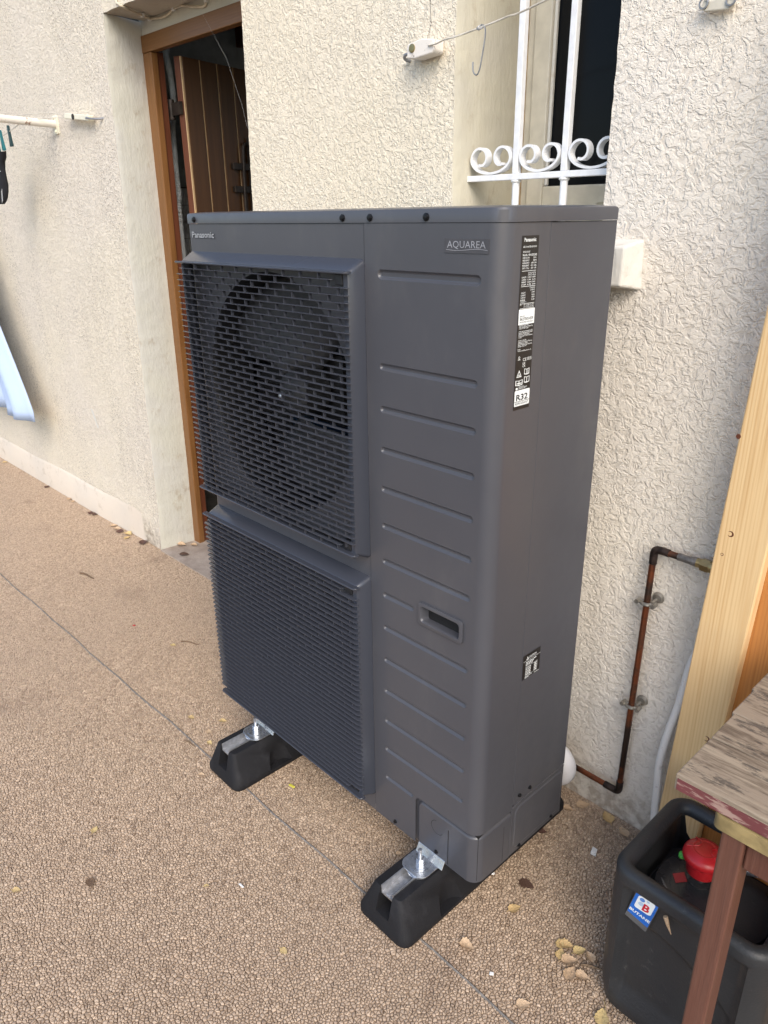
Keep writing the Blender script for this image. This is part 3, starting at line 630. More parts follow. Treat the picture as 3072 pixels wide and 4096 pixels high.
# grilles
def grille(zf0, zf1, zb0, zb1, yb_):
    xb0, xb1, xf0, xf1, Y = -.9135, -.3092, -.9055, -.3135, -.036
    A = rrect(xb0, xb1, zb0, zb1, .010, 4); B = rrect(xf0, xf1, zf0, zf1, .009, 4); C_ = rrect(xf0+.002, xf1-.002, zf0+.002, zf1-.002, .007, 4); D_ = rrect(xf0+.011, xf1-.014, zf0+.006, zf1-.006, .005, 4)
    g = G(); g.loft([[(x, 0, z) for x, z in A], [(x, -.003, z) for x, z in A], [(x, Y+.003, z) for x, z in B], [(x, Y, z) for x, z in C_], [(x, Y, z) for x, z in D_], [(x, Y+.016, z) for x, z in D_]], caps=False)
    gr_ = g.build('grille', 'grille_plastic', hp, smooth=28)
    P = .01312; z_first = zf1-.0045
    def slatmesh(nm, x0, x1, yb, yf, th, rl, rr):
        o = [(x0, yb)] + [(x0+rl-rl*math.cos(a), yf+rl-rl*math.sin(a)) for a in np.linspace(0, math.pi/2, 4)]
        o += [(x1-rr+rr*math.sin(a), yf+rr-rr*math.cos(a)) for a in np.linspace(0, math.pi/2, 4)] + [(x1, yb)]
        g = G(); t = th/2
        ins = [(x, y+(.0012 if y < (yb+yf)/2 else 0)) for x, y in o]
        g.loft([[(x, y, -t) for x, y in ins], [(x, y, -t*.5) for x, y in o], [(x, y, t*.5) for x, y in o], [(x, y, t) for x, y in ins]])
        return g.mesh(nm, 'slat_plastic', WM[hp.name].inverted(), smooth=35)
    full = slatmesh('slat', -.9145, -.3085, yb_, -.0475, .0020, .0085, .008)
    short = slatmesh('slat', -.896, -.352, yb_, -.0475, .0020, .006, .006)
    lip = slatmesh('lip', -.9155, -.3080, -.034, -.049, .0042, .009, .009)
    place('lip', lip, gr_, (0, 0, z_first)); place('lip', lip, gr_, (0, 0, zf0+.0040))
    n = int(round((z_first-(zf0+.004))/P)); P = (z_first-(zf0+.004))/n
    tie = G()
    for k in range(1, n):
        place('slat', short if k in (1, n-1) else full, gr_, (0, 0, z_first-k*P))
    for k in range(n):
        za, zb_ = z_first-(k+1)*P+.001, z_first-k*P-.001
        x = -.885+(.0275 if k % 2 else 0)
        while x < -.325:
            if not (k in (0, n-1) and x > -.36): tie.box(x-.0009, x+.0009, (-.0450 if yb_ < -.037 else -.0425), yb_+.0005, za, zb_)
            x += .055
    setp(tie.build('tie_bars', 'slat_plastic', gr_, recalc=False), kind='stuff')
    for z in (z_first-P, zf0+.004+P):
        g = G(); g.box(-.352, -.330, -.037, -.020, z-.010, z+.010); g.build('boss', 'shroud_plastic', gr_, bevel=.002)
grille(.8036, 1.3615, .790, 1.3785, -.0390); grille(.177, .737, .166, .7475, -.0362)
# lettering, badge and labels
g = G(); text(g, 'Panasonic', FR(-.900, -.0018, 1.4085), .0125, .094, bold=.018); g.build('brand_lettering', 'logo_silver', fanp)
g = G(); text(g, 'Panasonic', FR(-.8992, -.0014, 1.4078), .0125, .094, bold=.03); g.build('lettering_edge', 'ink_black', fanp)
g = G(); g.prism([rrect(-.1165, -.0265, 1.3935, 1.4150, .0012)], FR(0, FY-.0011, 0), .001); bdg = g.build('series_badge', 'badge_grey', fp)
g = G(); text(g, 'AQUAREA', FR(-.1105, FY-.0016, 1.4012), .0105, .078, bold=-.004)
w0 = [(-.1125+i*.0042, 1.3985-.0012*math.sin(i/20*math.pi*2)) for i in range(21)]
g.plate([[(x, z+.00035) for x, z in w0]+[(x, z-.00035) for x, z in w0[::-1]]], FR(0, FY-.0016, 0)); g.build('badge_lettering', 'badge_silver', bdg)
LY0, LY1, LZ0, LZ1 = .0430, .0860, 1.148, 1.4185; XL = .0006
g = G(); g.plate([[(LY0, LZ0), (LY1, LZ0), (LY1, LZ1), (LY0, LZ1)]], SD(XL, 0, 0)); lab = g.build('rating_label', 'label_black', hp, recalc=False)
wp = G(); wt = G(); bt = G()
LH = LZ1-LZ0; zy = lambda p: LZ1-LH*float(np.interp(p, [0, .196, .289, .391, .421, .512, .524, .69, .75, .843, .884, .899, .917, .918, 1], [0, .19, .275, .371, .398, .49, .497, .645, .705, .80, .848, .862, .876, .88, .999]))                      # p: fraction from the top
fr2 = lambda y, p, x=XL+.0003: SD(x, y, zy(p))
def row(p, l=None, r=None, h=.0028, wl_=None, wr_=None, bold=.0):
    if l: text(wt, l, fr2(LY0+.0035, p), h, wl_, bold)
    if r: text(wt, r, fr2(LY1-.0035, p), h, wr_, bold, 'r')
def rule(p, a=0.003, b=.003): wt.plate([[(LY0+a, zy(p)-.0003), (LY1-b, zy(p)-.0003), (LY1-b, zy(p)+.0003), (LY0+a, zy(p)+.0003)]], SD(XL+.0003, 0, 0))
text(wt, 'Panasonic', fr2(LY0+.0055, .032), .0052, .030, .02)
row(.066, 'AIR-TO-WATER HEATPUMP', h=.0026, wl_=.034); row(.094, 'OUTDOOR UNIT', h=.0026, wl_=.018); row(.112, 'Model No.', 'WH-UDZ12KE5', .0030, .012, .022, .012)
for i, (a, b) in enumerate((('RATED VOLTAGE', '230V~'), ('FREQUENCY', '50Hz'), ('MAXIMUM INPUT', '6.40kW 29.0A'), ('REFRIGERANT', 'R32  1.60kg'), ('GWP / CO2eq', '675 / 1.08t'))): row(.127+i*.0145, a, b, .0024, .017, .009+.005*(i > 1), .006)
rule(.196); row(.213, None, 'HEATING  HEATING', .0022, None, .020); row(.225, None, '(A7W35)  (A2W35)', .0022, None, .020)
for i, (a, b) in enumerate((('CAPACITY', '12.10kW 11.80kW'), ('CURRENT', '11.8A  16.2A'), ('POWER INPUT', '2.53kW 3.50kW'), ('COP', '4.78  3.44'))): row(.239+i*.0145, a, b, .0023, .012, .021, .006)
rule(.289); row(.303, None, 'COOLING', .0022); row(.316, None, '(A35W7)', .0022)
for i, (a, b) in enumerate((('CAPACITY', '10.70kW'), ('CURRENT', '18.2A'), ('POWER INPUT', '4.00kW'), ('EER', '2.68'))): row(.331+i*.0145, a, b, .0023, .012, .008, .006)
row(.385, '   ( EN14511 )', None, .0022); rule(.391); row(.403, 'PS', 'H/P  4.15MPa (41.5bar)', .0022, None, .027); row(.415, None, 'L/P  2.55MPa (25.5bar)', .0022, None, .027); rule(.421)
wp1 = wp; wp1.plate([[(LY0+.001, zy(.512)), (LY1-.0005, zy(.512)), (LY1-.0005, zy(.425)), (LY0+.001, zy(.425))]], SD(XL+.0003, 0, 0))
text(bt, 'SERIAL NO.', fr2(LY0+.004, .468, XL+.0006), .0022, .013); text(bt, '5627501459', fr2(LY0+.004, .488, XL+.0006), .0044, .035, .012); text(bt, 'PRODUCTION DATE 2023.03', fr2(LY0+.004, .502, XL+.0006), .0022, .035)
para = ['Panasonic Corporation', '1006, Oaza Kadoma, Kadoma City,', 'Osaka 571-8501, Japan', '', 'Authorised representative in EU', 'Panasonic Marketing Europe GmbH', 'Panasonic Testing Centre', 'Winsbergring 15, 22525 Hamburg,', 'Germany', '', 'Contact in the UK:', 'Panasonic UK, a branch of Panasonic', 'Marketing Europe GmbH', 'Maxis 2, Western Road, Bracknell,', 'Berkshire, RG12 1RT', '', 'Email:', 'customer.care@eu.panasonic.com']
for i, s_ in enumerate(para):
    if s_: row(.524+i*.0098, s_, h=.0021, wl_=min(.037, len(s_)*.00118), bold=.004)
text(wt, 'CE', fr2(LY0+.0185, .752), .0050, .0095, .0); text(wt, '0035', fr2(LY0+.030, .750), .0052, .0115); text(wt, 'UK', fr2(LY0+.0185, .773), .0040, .0075); text(wt, 'CA', fr2(LY0+.0185, .788), .0040, .0075)
wt.plate([circ(LY0+.0085, zy(.727), .0022, 12), circ(LY0+.0085, zy(.727), .0015, 12)], SD(XL+.0003, 0, 0)); wt.plate([[(LY0+.0055, zy(.741)), (LY0+.0115, zy(.741)), (LY0+.0115, zy(.737)), (LY0+.0055, zy(.737))]], SD(XL+.0003, 0, 0))
tri = lambda c, p, s: [(c-s, zy(p)), (c+s, zy(p)), (c, zy(p)+s*1.75)]
wt.plate([tri(LY0+.0105, .843, .0068), [(LY0+.0105+(a-LY0-.0105)*.66, zy(.843)+.0013+(b-zy(.843))*.62) for a, b in tri(LY0+.0105, .843, .0068)]], SD(XL+.0003, 0, 0)); wt.plate([circ(LY0+.0105, zy(.838)+.0018, .0016, 8)], SD(XL+.0003, 0, 0))
def book(cx, p, w, h):
    o = [(cx-w, zy(p)), (cx, zy(p)-h*.12), (cx+w, zy(p)), (cx+w, zy(p)+h), (cx, zy(p)+h*.86), (cx-w, zy(p)+h)]
    i1 = [(cx-w*.82, zy(p)+h*.12), (cx-w*.1, zy(p)+h*.05), (cx-w*.1, zy(p)+h*.78), (cx-w*.82, zy(p)+h*.88)]; i2 = [(2*cx-x, z) for x, z in i1][::-1]
    wt.plate([o, i1, i2], SD(XL+.0003, 0, 0))
book(LY0+.031, .832, .0068, .0095); book(LY0+.0115, .884, .0095, .0085); book(LY0+.032, .876, .0072, .0100)
text(wt, 'i', fr2(LY0+.0335, .829), .006, None, .03); wt.plate([[(LY0+.005, zy(.877)), (LY0+.018, zy(.877)), (LY0+.018, zy(.872)), (LY0+.005, zy(.872))]], SD(XL+.0006, 0, 0))
for i, s_ in enumerate(('THIS PRODUCT', 'CONTAINS FLUORINATED', 'GREENHOUSE GASES')): text(wt, s_, fr2(LY0+.011, .899+i*.0085), .0018, len(s_)*.00118)
wt.plate([rrect(LY0+.0035, LY0+.009, zy(.917), zy(.899), .0015)], SD(XL+.0003, 0, 0))
wp2 = G(); wp2.plate([rrect(LY0+.0015, LY1-.0010, zy(.985), zy(.918), .0018)], SD(XL+.0003, 0, 0))
text(bt, 'R32', fr2((LY0+LY1)/2, .9605, XL+.0006), .0098, .031, .022, 'c'); text(bt, 'REFRIGERANT', fr2((LY0+LY1)/2, .9795, XL+.0006), .0040, .035, .0, 'c')
bt.plate([[(LY0+.002, zy(.9665)), (LY1-.0015, zy(.9665)), (LY1-.0015, zy(.9645)), (LY0+.002, zy(.9645))]], SD(XL+.0006, 0, 0))
wp1.build('serial_field', 'label_white', lab, recalc=False); wp2.build('refrigerant_field', 'label_white', lab, recalc=False); setp(wt.build('white_print', 'label_white', lab, recalc=False), kind='stuff'); setp(bt.build('black_print', 'ink_black', lab, recalc=False), kind='stuff')
# caution label
g = G(); g.plate([[(.1205, .5835), (.1775, .5835), (.1775, .6395), (.1205, .6395)]], SD(.0004, 0, 0)); ca = g.build('caution_label', 'label_black', hp, recalc=False)
wt = G(); C_ = lambda y, z: SD(.0008, y, z)
text(wt, 'CAUTION', C_(.1395, .6285), .0048, .024, .01); wt.plate([[(.1305, .6275), (.1385, .6275), (.1345, .6345)], [(.1325, .6286), (.1365, .6286), (.1345, .6322)]], C_(0, 0)); wt.plate([[(.1208, .6252), (.1775, .6252), (.1775, .6258), (.1208, .6258)]], C_(0, 0))
for i, w_ in enumerate((.036, .028, .024)):
    for k in range(3): wt.plate([[(.1295+k*w_/3, .6205-i*.0033), (.1295+(k+.85)*w_/3, .6205-i*.0033), (.1295+(k+.85)*w_/3, .6222-i*.0033), (.1295+k*w_/3, .6222-i*.0033)]], C_(0, 0))
wt.plate([[(.1295, .5895), (.1685, .5895), (.1685, .6115), (.1295, .6115)], [(.130, .590), (.168, .590), (.168, .611), (.130, .611)]], C_(0, 0))
for j in range(5):
    for y0, y1 in ((.1312, .1345), (.1360, .1400), (.1412, .1470), (.1580, .1665)): wt.plate([[(y0, .5915+j*.0039), (y1, .5915+j*.0039), (y1, .5936+j*.0039), (y0, .5936+j*.0039)]], C_(0, 0))
wt.plate([[(.1285, .5872), (.152, .5872), (.152, .5882), (.1285, .5882)]], C_(0, 0)); wt.plate([[(.1285, .5848), (.142, .5848), (.142, .5858), (.1285, .5858)]], C_(0, 0)); wt.plate([[(.160, .5850), (.176, .5850), (.176, .5860), (.160, .5860)]], C_(0, 0))
setp(wt.build('white_print', 'label_white', ca, recalc=False), kind='stuff')
# galvanised mounting feet of the unit
for cx in (-.1385, -.776):
    g = G(); g.loft([[(x, y, z) for x, y in rrect(cx-.032, cx+.040, -.062, .05, .022)] for z in (.1035, .1060)]); mb = g.build('mounting_bracket', 'zinc', hp, bevel=.0008)
    g = G(); g.hexa([(cx-.028, -.010, .1063), (cx+.052, -.010, .1063), (cx+.052, -.007, .1063), (cx-.028, -.007, .1063)], [(cx-.028, .000, .126), (cx+.052, .000, .126), (cx+.052, .003, .126), (cx-.028, .003, .126)]); g.build('bracket_lip', 'zinc', mb, bevel=.0008)

# ------------------------------------------------------------------ rubber feet with channel and bolt
def foot(cx, label):
    t = thing('rubber_foot', (cx, .15, 0), label, 'rubber foot', 'rubber feet under the heat pump')
    y0, y1 = -.152, .45
    def sec(w, a, b, r=.02): return rrect(cx-w, cx+w, a, b, r, 4)
    body = G(); body.loft([[(x, y, z) for x, y in sec(w, y0+d, y1-d, r_)] for z, w, d, r_ in ((0, .074, .004, .022), (.006, .077, 0, .024), (.018, .077, 0, .024), (.026, .073, .004, .022), (.094, .044, .020, .012), (.098, .040, .024, .010))])
    cut = [G().box(cx-.0195, cx+.0195, y0-.02, y1+.02, .040, .13)]
    for s_ in (-1, 1):
        for yc in (-.002, .302):
            c = G(); c.lathe([(.040, .014), (.042, .05), (.043, .13)], (cx+s_*.094, yc, 0), 'z', 24); cut.append(c)
    me = boolean(body, cut, bevel=0); me.transform(WM[t.name].inverted()); me.materials.clear(); me.materials.append(MATS['rubber']); shade(me, 32)
    place('rubber_body', me, t)
    g = G(); U = [(cx-.0190, .1020), (cx-.0190, .080), (cx+.0190, .080), (cx+.0190, .1020), (cx+.0165, .1020), (cx+.0165, .0835), (cx-.0165, .0835), (cx-.0165, .1020)]
    g.prism([[(x, z) for x, z in U]], FR(0, y0+.024, 0), y1-y0-.05); ch = g.build('channel', 'aluminium', t)
    g = G(); g.box(cx-.005, cx+.005, y0+.026, y1-.03, .0836, .0862); g.build('channel_rib', 'aluminium', ch, bevel=.001)
    bx, by = cx+.004, -.030
    g = G(); g.tube([(bx, by, .07), (bx, by, .150)], .0047, 12); bo = g.build('bolt', 'zinc', t, smooth=40)
    g = G(); g.lathe([(.0098, .1085), (.0098, .1165), (.0085, .1168)], (bx, by, 0), 'z', 6); g.lathe([(.0098, .1172), (.0098, .1245), (.0085, .125)], (bx, by, 0), 'z', 6); g.build('nut', 'zinc', bo, bevel=.0008)
    g = G(); g.lathe([(.022, .1068), (.024, .1075), (.024, .1083)], (bx, by, 0), 'z', 28); g.build('washer', 'zinc', bo, smooth=30)
    g = G(); g.lathe([(.026, .0985), (.027, .099), (.027, .1025), (.026, .103)], (bx+.004, by-.008, 0), 'z', 28); g.build('clamp_plate', 'zinc', bo, smooth=30)
foot(-.1365, 'near black rubber support foot under the corner cover of the heat pump')
foot(-.780, 'far black rubber support foot under the lower grille of the heat pump')

# ------------------------------------------------------------------ pipes by the wall
def hp3(x, o, z): return HM @ Vector((x, o, z))
t = thing('copper_pipe', hp3(.06, -.03, .1), 'tarnished copper water pipe clamped to the plaster beside the pine post', 'pipe')
g = G(); g.tube([hp3(.057, -.03, .118), hp3(.065, -.03, .765)], .0072, 12); g.build('riser', 'copper_old', t, smooth=60)
g = G(); g.tube([hp3(.075, -.03, .776), hp3(.135, -.03, .775)], .0072, 12); g.build('branch', 'copper_old', t, smooth=60)
g = G(); g.tube([hp3(.05, -.03, .107), hp3(-.26, -.03, .112)], .0072, 12); g.build('branch', 'copper_old', t, smooth=60)
for pts in ([(.065, .742), (.065, .765), (.068, .774), (.077, .7765), (.098, .776)], [(.0575, .140), (.0570, .118), (.053, .109), (.044, .107), (.018, .1075)]):
    g = G(); g.tube(arc([hp3(x, -.03, z) for x, z in pts]), .0087, 12); g.build('elbow', 'copper_dark', t, smooth=60)
g = G(); g.tube([hp3(.118, -.03, .7755), hp3(.142, -.03, .775), hp3(.158, -.03, .775)], [.0085, .0085, .0105], 12); g.build('solder_joint', 'solder_grey', t, smooth=60)
g = G(); g.tube([hp3(.158, -.03, .775), hp3(.168, -.03, .775)], .0100, 12); g.tube([hp3(.168, -.03, .775), hp3(.185, -.03, .774)], .0142, 6); g.tube([hp3(.185, -.03, .774), hp3(.21, -.03, .773)], .0125, 16); g.build('brass_fitting', 'brass', t, smooth=30)
for z in (.645, .369):
    x = .057+(z-.118)/.647*.008
    g = G(); g.tube([hp3(x+.013, -.002, z+.006), hp3(x+.013, -.010, z+.006)], [.0135, .010], 20); g.tube([hp3(x+.012, -.01, z+.004), hp3(x+.010, -.026, z)], .004, 8)
    g.tube(arc([hp3(x-.021, -.034, z), hp3(x-.010, -.036, z), hp3(x-.006, -.0405, z), hp3(x+.006, -.0405, z), hp3(x+.010, -.036, z), hp3(x+.021, -.034, z)]), .0042, 8)
    g.tube(arc([hp3(x-.021, -.028, z), hp3(x-.009, -.026, z), hp3(x, -.021, z), hp3(x+.009, -.026, z), hp3(x+.021, -.028, z)]), .004, 8)
    for s_ in (-.019, .019): g.tube([hp3(x+s_, -.024, z), hp3(x+s_, -.042, z)], .0052, 8)
    g.build('pipe_clamp', 'clamp_metal', t, smooth=40)
g = G(); g.tube(arc([(-.12, .345, .245), (-.085, .365, .235), (-.052, .385, .200), (-.052, .40, .155), (-.085, .41, .125), (-.16, .42, .11)]), [.030]*31, 18)
setp(g.build('insulated_pipe', 'white_foam', smooth=60), 'white foam-insulated pipe bend behind the lower edge of the heat pump', 'pipe')
g = G(); g.tube(arc([hp3(.215, -.025, .72), hp3(.196, -.03, .60), hp3(.182, -.037, .539), hp3(.172, -.04, .435), hp3(.158, -.04, .347), hp3(.150, -.04, .259), hp3(.154, -.04, .179), hp3(.158, -.04, .10), hp3(.175, -.045, .012)]), .0092, 12)
setp(g.build('drain_hose', 'hose_white', smooth=60), 'white plastic hose curving down between the wall and the pine post', 'hose')

# ------------------------------------------------------------------ pine post and boards
def post_x(z): return .1815+z*.0395
g = G(); g.hexa([(post_x(0), .418, 0), (post_x(0)+.0915, .420, 0), (post_x(0)+.0915, .462, 0), (post_x(0), .462, 0)], [(post_x(1.9), .418, 1.9), (post_x(1.9)+.0915, .420, 1.9), (post_x(1.9)+.0915, .462, 1.9), (post_x(1.9), .462, 1.9)])
po = thing('pine_post', (.18, .44, 0), 'pale new pine post standing upright against the plaster wall', 'post')
g.build('post_body', 'pine', po, bevel=.003)
for x, z, r_ in ((.222, 1.072, .0045), (.238, .885, .006), (.262, .425, .0065), (.229, .84, .003)):
    g = G(); g.lathe([(r_*1.1, 0), (r_, -.0009), (.0003, -.0006)], (x+.001, .4188+.002*(x-post_x(z))/.09, z), 'y', 12); g.build('knot', 'door_red_wood', po, smooth=60)
bp = thing('board_panel', (.6, .46, 0), 'orange-stained board panel standing behind the weathered table', 'wooden panel')
for i in range(7):
    x = post_x(0)+.094+i*.098; dx = .03 if i < 9 else 0
    g = G(); g.hexa([(x, .446, .004), (x+.0955, .446, .004), (x+.0955, .464, .004), (x, .464, .004)], [(x+dx*1.25, .446, 1.15), (x+.0955+dx*1.25, .446, 1.15), (x+.0955+dx*1.25, .464, 1.15), (x+dx*1.25, .464, 1.15)]); g.build('board', 'orange_boards', bp, bevel=.0025)
g = G(); g.box(.30, .98, .4645, .482, .10, .16); g.build('batten', 'orange_boards', bp, bevel=.002)

# ------------------------------------------------------------------ weathered table
tb = thing('garden_table', (.9, .2, 0), 'weathered plank garden table with flaking red paint and a slim red leg', 'table')
TZ = .70
for i, (a, b) in enumerate(((-.046, .0657), (.0685, .1487), (.1515, .2350), (.2378, .3200), (.3228, .40))):
    x0 = .3905-.0025*i+random.uniform(-.002, .002)
    g = G(); n = 12; ring = lambda x, dz: [(x, a, TZ-.028+dz), (x, b, TZ-.028+dz), (x, b, TZ+dz), (x, a, TZ+dz)]
    g.loft([ring(x0+(1.5-x0)*k/n, .0006*math.sin(k*1.3+i)) for k in range(n+1)]); pk = g.build('plank', 'weathered_planks', tb, bevel=.0018, bseg=2)
    if i == 0:
        g = G(); g.box(x0+.004, 1.5, a-.0016, a-.0002, TZ-.026, TZ-.007); g.build('painted_edge', 'flaking_red_edge', pk)
g = G(); g.plate([rrect(.452, .56, -.046, -.022, .010)], ((0, 0, .6712), (1, 0, 0), (0, 1, 0))); 
st = [[(x, y, z) for x, y in rrect(.450, 1.45, -.050, .02, .012)] for z in (.648, .652, .668, .6712)]
g = G(); g.loft(st); g.build('edging', 'yellow_varnish', tb, smooth=40)
g = G(); g.hexa([(.4615, -.046, 0), (.4935, -.046, 0), (.4935, -.001, 0), (.4615, -.001, 0)], [(.4635, -.046, .6475), (.4955, -.046, .6475), (.4955, -.001, .6475), (.4635, -.001, .6475)]); g.build('leg', 'leg_wood', tb, bevel=.004, bseg=3)
g = G(); g.box(.496, 1.4, -.036, -.012, .592, .6475); g.build('apron', 'leg_wood', tb, bevel=.003)
g = G(); g.box(1.40, 1.44, -.046, -.001, 0, .6475); g.build('leg', 'leg_wood', tb, bevel=.004)
for x in (.4635, 1.40): g = G(); g.box(x, x+.032, .345, .390, 0, .6715); g.build('leg', 'leg_wood', tb, bevel=.004)

# ------------------------------------------------------------------ gas bottle
BX0, BX1, BY0, BY1 = .262, .548, .048, .312
gb = thing('gas_bottle', ((BX0+BX1)/2, (BY0+BY1)/2, 0), 'black plastic cube gas bottle with a red regulator under the table', 'gas bottle')
def bsec(inset, r, rec, z):
    x0, x1, y0, y1 = BX0+inset, BX1-inset, BY0+inset, BY1-inset; out = []
    base = rrect(x0, x1, y0, y1, r, 6); pts = []
    n = len(base); KK = [1, 1, 1, 1, 1, 1, 40]*4
    for i in range(n):
        a, b = base[i], base[(i+1) % n]; k = KK[i]
        for j in range(k): pts.append((a[0]+(b[0]-a[0])*j/k, a[1]+(b[1]-a[1])*j/k))
    sm = lambda t: max(0, min(1, t))**2*(3-2*max(0, min(1, t)))
    for x, y in pts:
        dx = dy = 0
        if y < y0+.012: dy = rec*sm((x-(BX0+.034))/.013)*sm(((BX1-.034)-x)/.013)
        if x < x0+.012: dx = rec*.8*sm((y-(BY0+.035))/.024)*sm(((BY1-.035)-y)/.024)
        if x > x1-.012: dx = -rec*.8*sm((y-(BY0+.035))/.024)*sm(((BY1-.035)-y)/.024)
        arch = 0
        if y < y0+.012 and rec > .005:
            zc = .262-.55*((x-.335)/.2)**2*.2; arch = .007*sm((zc-z)/.010)*sm((x-(BX0+.040))/.012)*sm(((BX1-.044)-x)/.012)
        zz = z
        if y > BY1-.06 and z > .254: zz = z-(z-.254)*sm((.124-abs(x-(BX0+BX1)/2))/.02)*sm((y-(BY1-.05))/.02)
        out.append((x+dx, y+dy+arch, zz))
    return out
levels = [(0, .030, .045, 0), (.006, .016, .045, 0), (.02, .006, .045, 0), (.05, .002, .045, .004), (.07, 0, .045, .012)] + [(z, 0, .045, .013) for z in np.linspace(.09, .285, 44)] + [(.295, 0, .045, .013), (.308, 0, .045, .013), (.320, 0, .045, .012), (.326, 0, .045, .010), (.331, 0, .045, .003), (.3345, 0, .045, 0)]
g = G(); g.loft([bsec(i, r_, rec, z) for z, i, r_, rec in levels], caps=False); body = g.build('bottle_body', 'bottle_black', gb, smooth=45)
# inner well: wall pieces front, left, right and the carrying ring above, open at the back
outer = rrect(BX0, BX1, BY0, BY1, .045, 8)
ring_o = lambda d: rrect(BX0+d, BX1-d, BY0+d, BY1-d, max(.045-d, .012), 8)
g = G(); zs = [(.0, .3335), (.0, .350), (.004, .358), (.011, .3615), (.020, .3612), (.028, .355), (.031, .346), (.030, .3385), (.026, .3340), (.008, .3335), (0, .3335)]
g.loft([[(x, y, z) for x, y in ring_o(d)] for d, z in zs], caps=False); g.build('carrying_ring', 'bottle_black', gb, smooth=50)
# deck inside with shoulder dome; the wall of the well stays open at the back under the ring
g = G(); wall_ = rrect(BX0+.026, BX1-.026, BY0+.026, BY1-.026, .02, 8)
top_ = [(x, y, .298 if y > BY1-.05 and abs(x-(BX0+BX1)/2) < .095 else .3338) for x, y in wall_]
wn_ = len(wall_); i0 = [i for i in range(wn_)]
dense = []
for i in range(wn_):
    a, b = wall_[i], wall_[(i+1) % wn_]; k = 14 if math.dist(a, b) > .05 else 1
    dense += [(a[0]+(b[0]-a[0])*q/k, a[1]+(b[1]-a[1])*q/k) for q in range(k)]
tz = lambda x, y: .2545 if y > BY1-.045 and abs(x-(BX0+BX1)/2) < .112 else .3338
g.loft([[(x, y, tz(x, y)) for x, y in dense], [(x, y, .250) for x, y in dense]], caps=False)
g.add([(x, y, .250) for x, y in dense], [tuple(range(len(dense)))])
g.loft([[(x, y, .2545) for x, y in dense if y > BY1-.0262], [(x, BY1-.004, .2545) for x, y in dense if y > BY1-.0262]], caps=False, closed=False)
g.lathe([(.112, .249), (.108, .268), (.100, .2860), (.075, .2945), (.04, .2965), (.02, .2970)], (.405, .180, 0), 'z', 40); g.build('shoulder', 'bottle_black', gb, smooth=40)
g = G(); pr = [((.405+r_*math.cos(a), .180+r_*math.sin(a), z)) for r_, z in ((.1, .2892), (.076, .2944), (.045, .2966)) for a in np.linspace(R(128), R(235), 14)]
g.add(pr, [(i*14+j, i*14+j+1, (i+1)*14+j+1, (i+1)*14+j) for i in range(2) for j in range(13)]); wl_o = g.build('warning_label', 'label_grey_film', gb, smooth=60)
g = G(); g.add([(.405-.072, .180-.012, .2962), (.405-.058, .180-.028, .2968), (.405-.044, .180-.012, .2985), (.405-.058, .180+.006, .2974)], [(0, 1, 2, 3)]); g.build('hazard_diamond', 'red_print', wl_o)
g = G()
for i in range(9): text(g, ['UN 1965', 'HYDROCARBON GAS', 'MIXTURE LIQUEFIED', 'DANGER', 'Flammable gas', 'Keep away from heat', 'hot surfaces sparks', 'open flames', 'No smoking'][i], ((.405-.085+.0062*i*.55, .180-.030-.0062*i*.62+(.055 if i == 0 else 0), .2955), (.72, -.62, .03), (-.60, -.75, .0)) if i else ((.405-.082, .180+.040, .2950), (.30, .95, .0), (-.9, .3, .08)), .0042 if i == 0 else .0024)
g.build('print', 'print_grey', wl_o)
vx, vy = .374, .190
g = G(); g.lathe([(.024, .2965), (.024, .301), (.019, .303)], (vx, vy, 0), 'z', 24); g.lathe([(.014, .303), (.014, .318), (.017, .319)], (vx, vy, 0), 'z', 20); g.build('valve', 'label_grey_film', gb, smooth=35)
rg = thing('gas_regulator', (vx, vy, .318), 'red gas regulator cap with a green tip fitted on the black bottle', 'regulator')
g = G(); g.lathe([(.020, .3175), (.0265, .3195), (.0285, .336), (.0290, .346), (.0345, .348), (.0368, .351), (.0370, .357), (.0355, .362), (.031, .3675), (.021, .3715), (.010, .3727), (.002, .3728)], (vx, vy, 0), 'z', 40); g.build('cap', 'cap_red', rg, smooth=40)
g = G(); g.lathe([(.0225, .3712), (.0212, .3722), (.0200, .3718)], (vx, vy, 0), 'z', 32); g.build('cap_ridge', 'cap_red', rg, smooth=60)
for s_ in (-1, 1):
    g = G(); g.tube(arc([(vx+s_*.028, vy-.012, .3690), (vx+s_*.012, vy-.002, .3730), (vx+s_*.012, vy+.010, .3728), (vx+s_*.026, vy+.018, .3690)]), .0011, 6); g.build('cap_ridge', 'cap_red', rg, smooth=60)
g = G(); g.tube([(vx-.026, vy-.006, .338), (vx-.037, vy-.011, .338), (vx-.040, vy-.012, .338)], [.0065, .0072, .004], 10); g.build('green_tip', 'tip_green', rg, smooth=40)
gh = thing('gas_hose', (vx+.06, vy+.05, .31), 'white gas hose with a metal ferrule leaving the red regulator', 'hose')
g = G(); g.tube(arc([(.444, .262, .316), (.50, .278, .318), (.60, .30, .30), (.80, .33, .27)]), .0082, 12); g.build('tube', 'hose_white', gh, smooth=60)
g = G(); g.tube([(vx+.022, vy+.02, .33), (.424, .253, .316), (.446, .2625, .316)], [.006, .0095, .0095], 12); g.build('ferrule', 'zinc', gh, smooth=40)
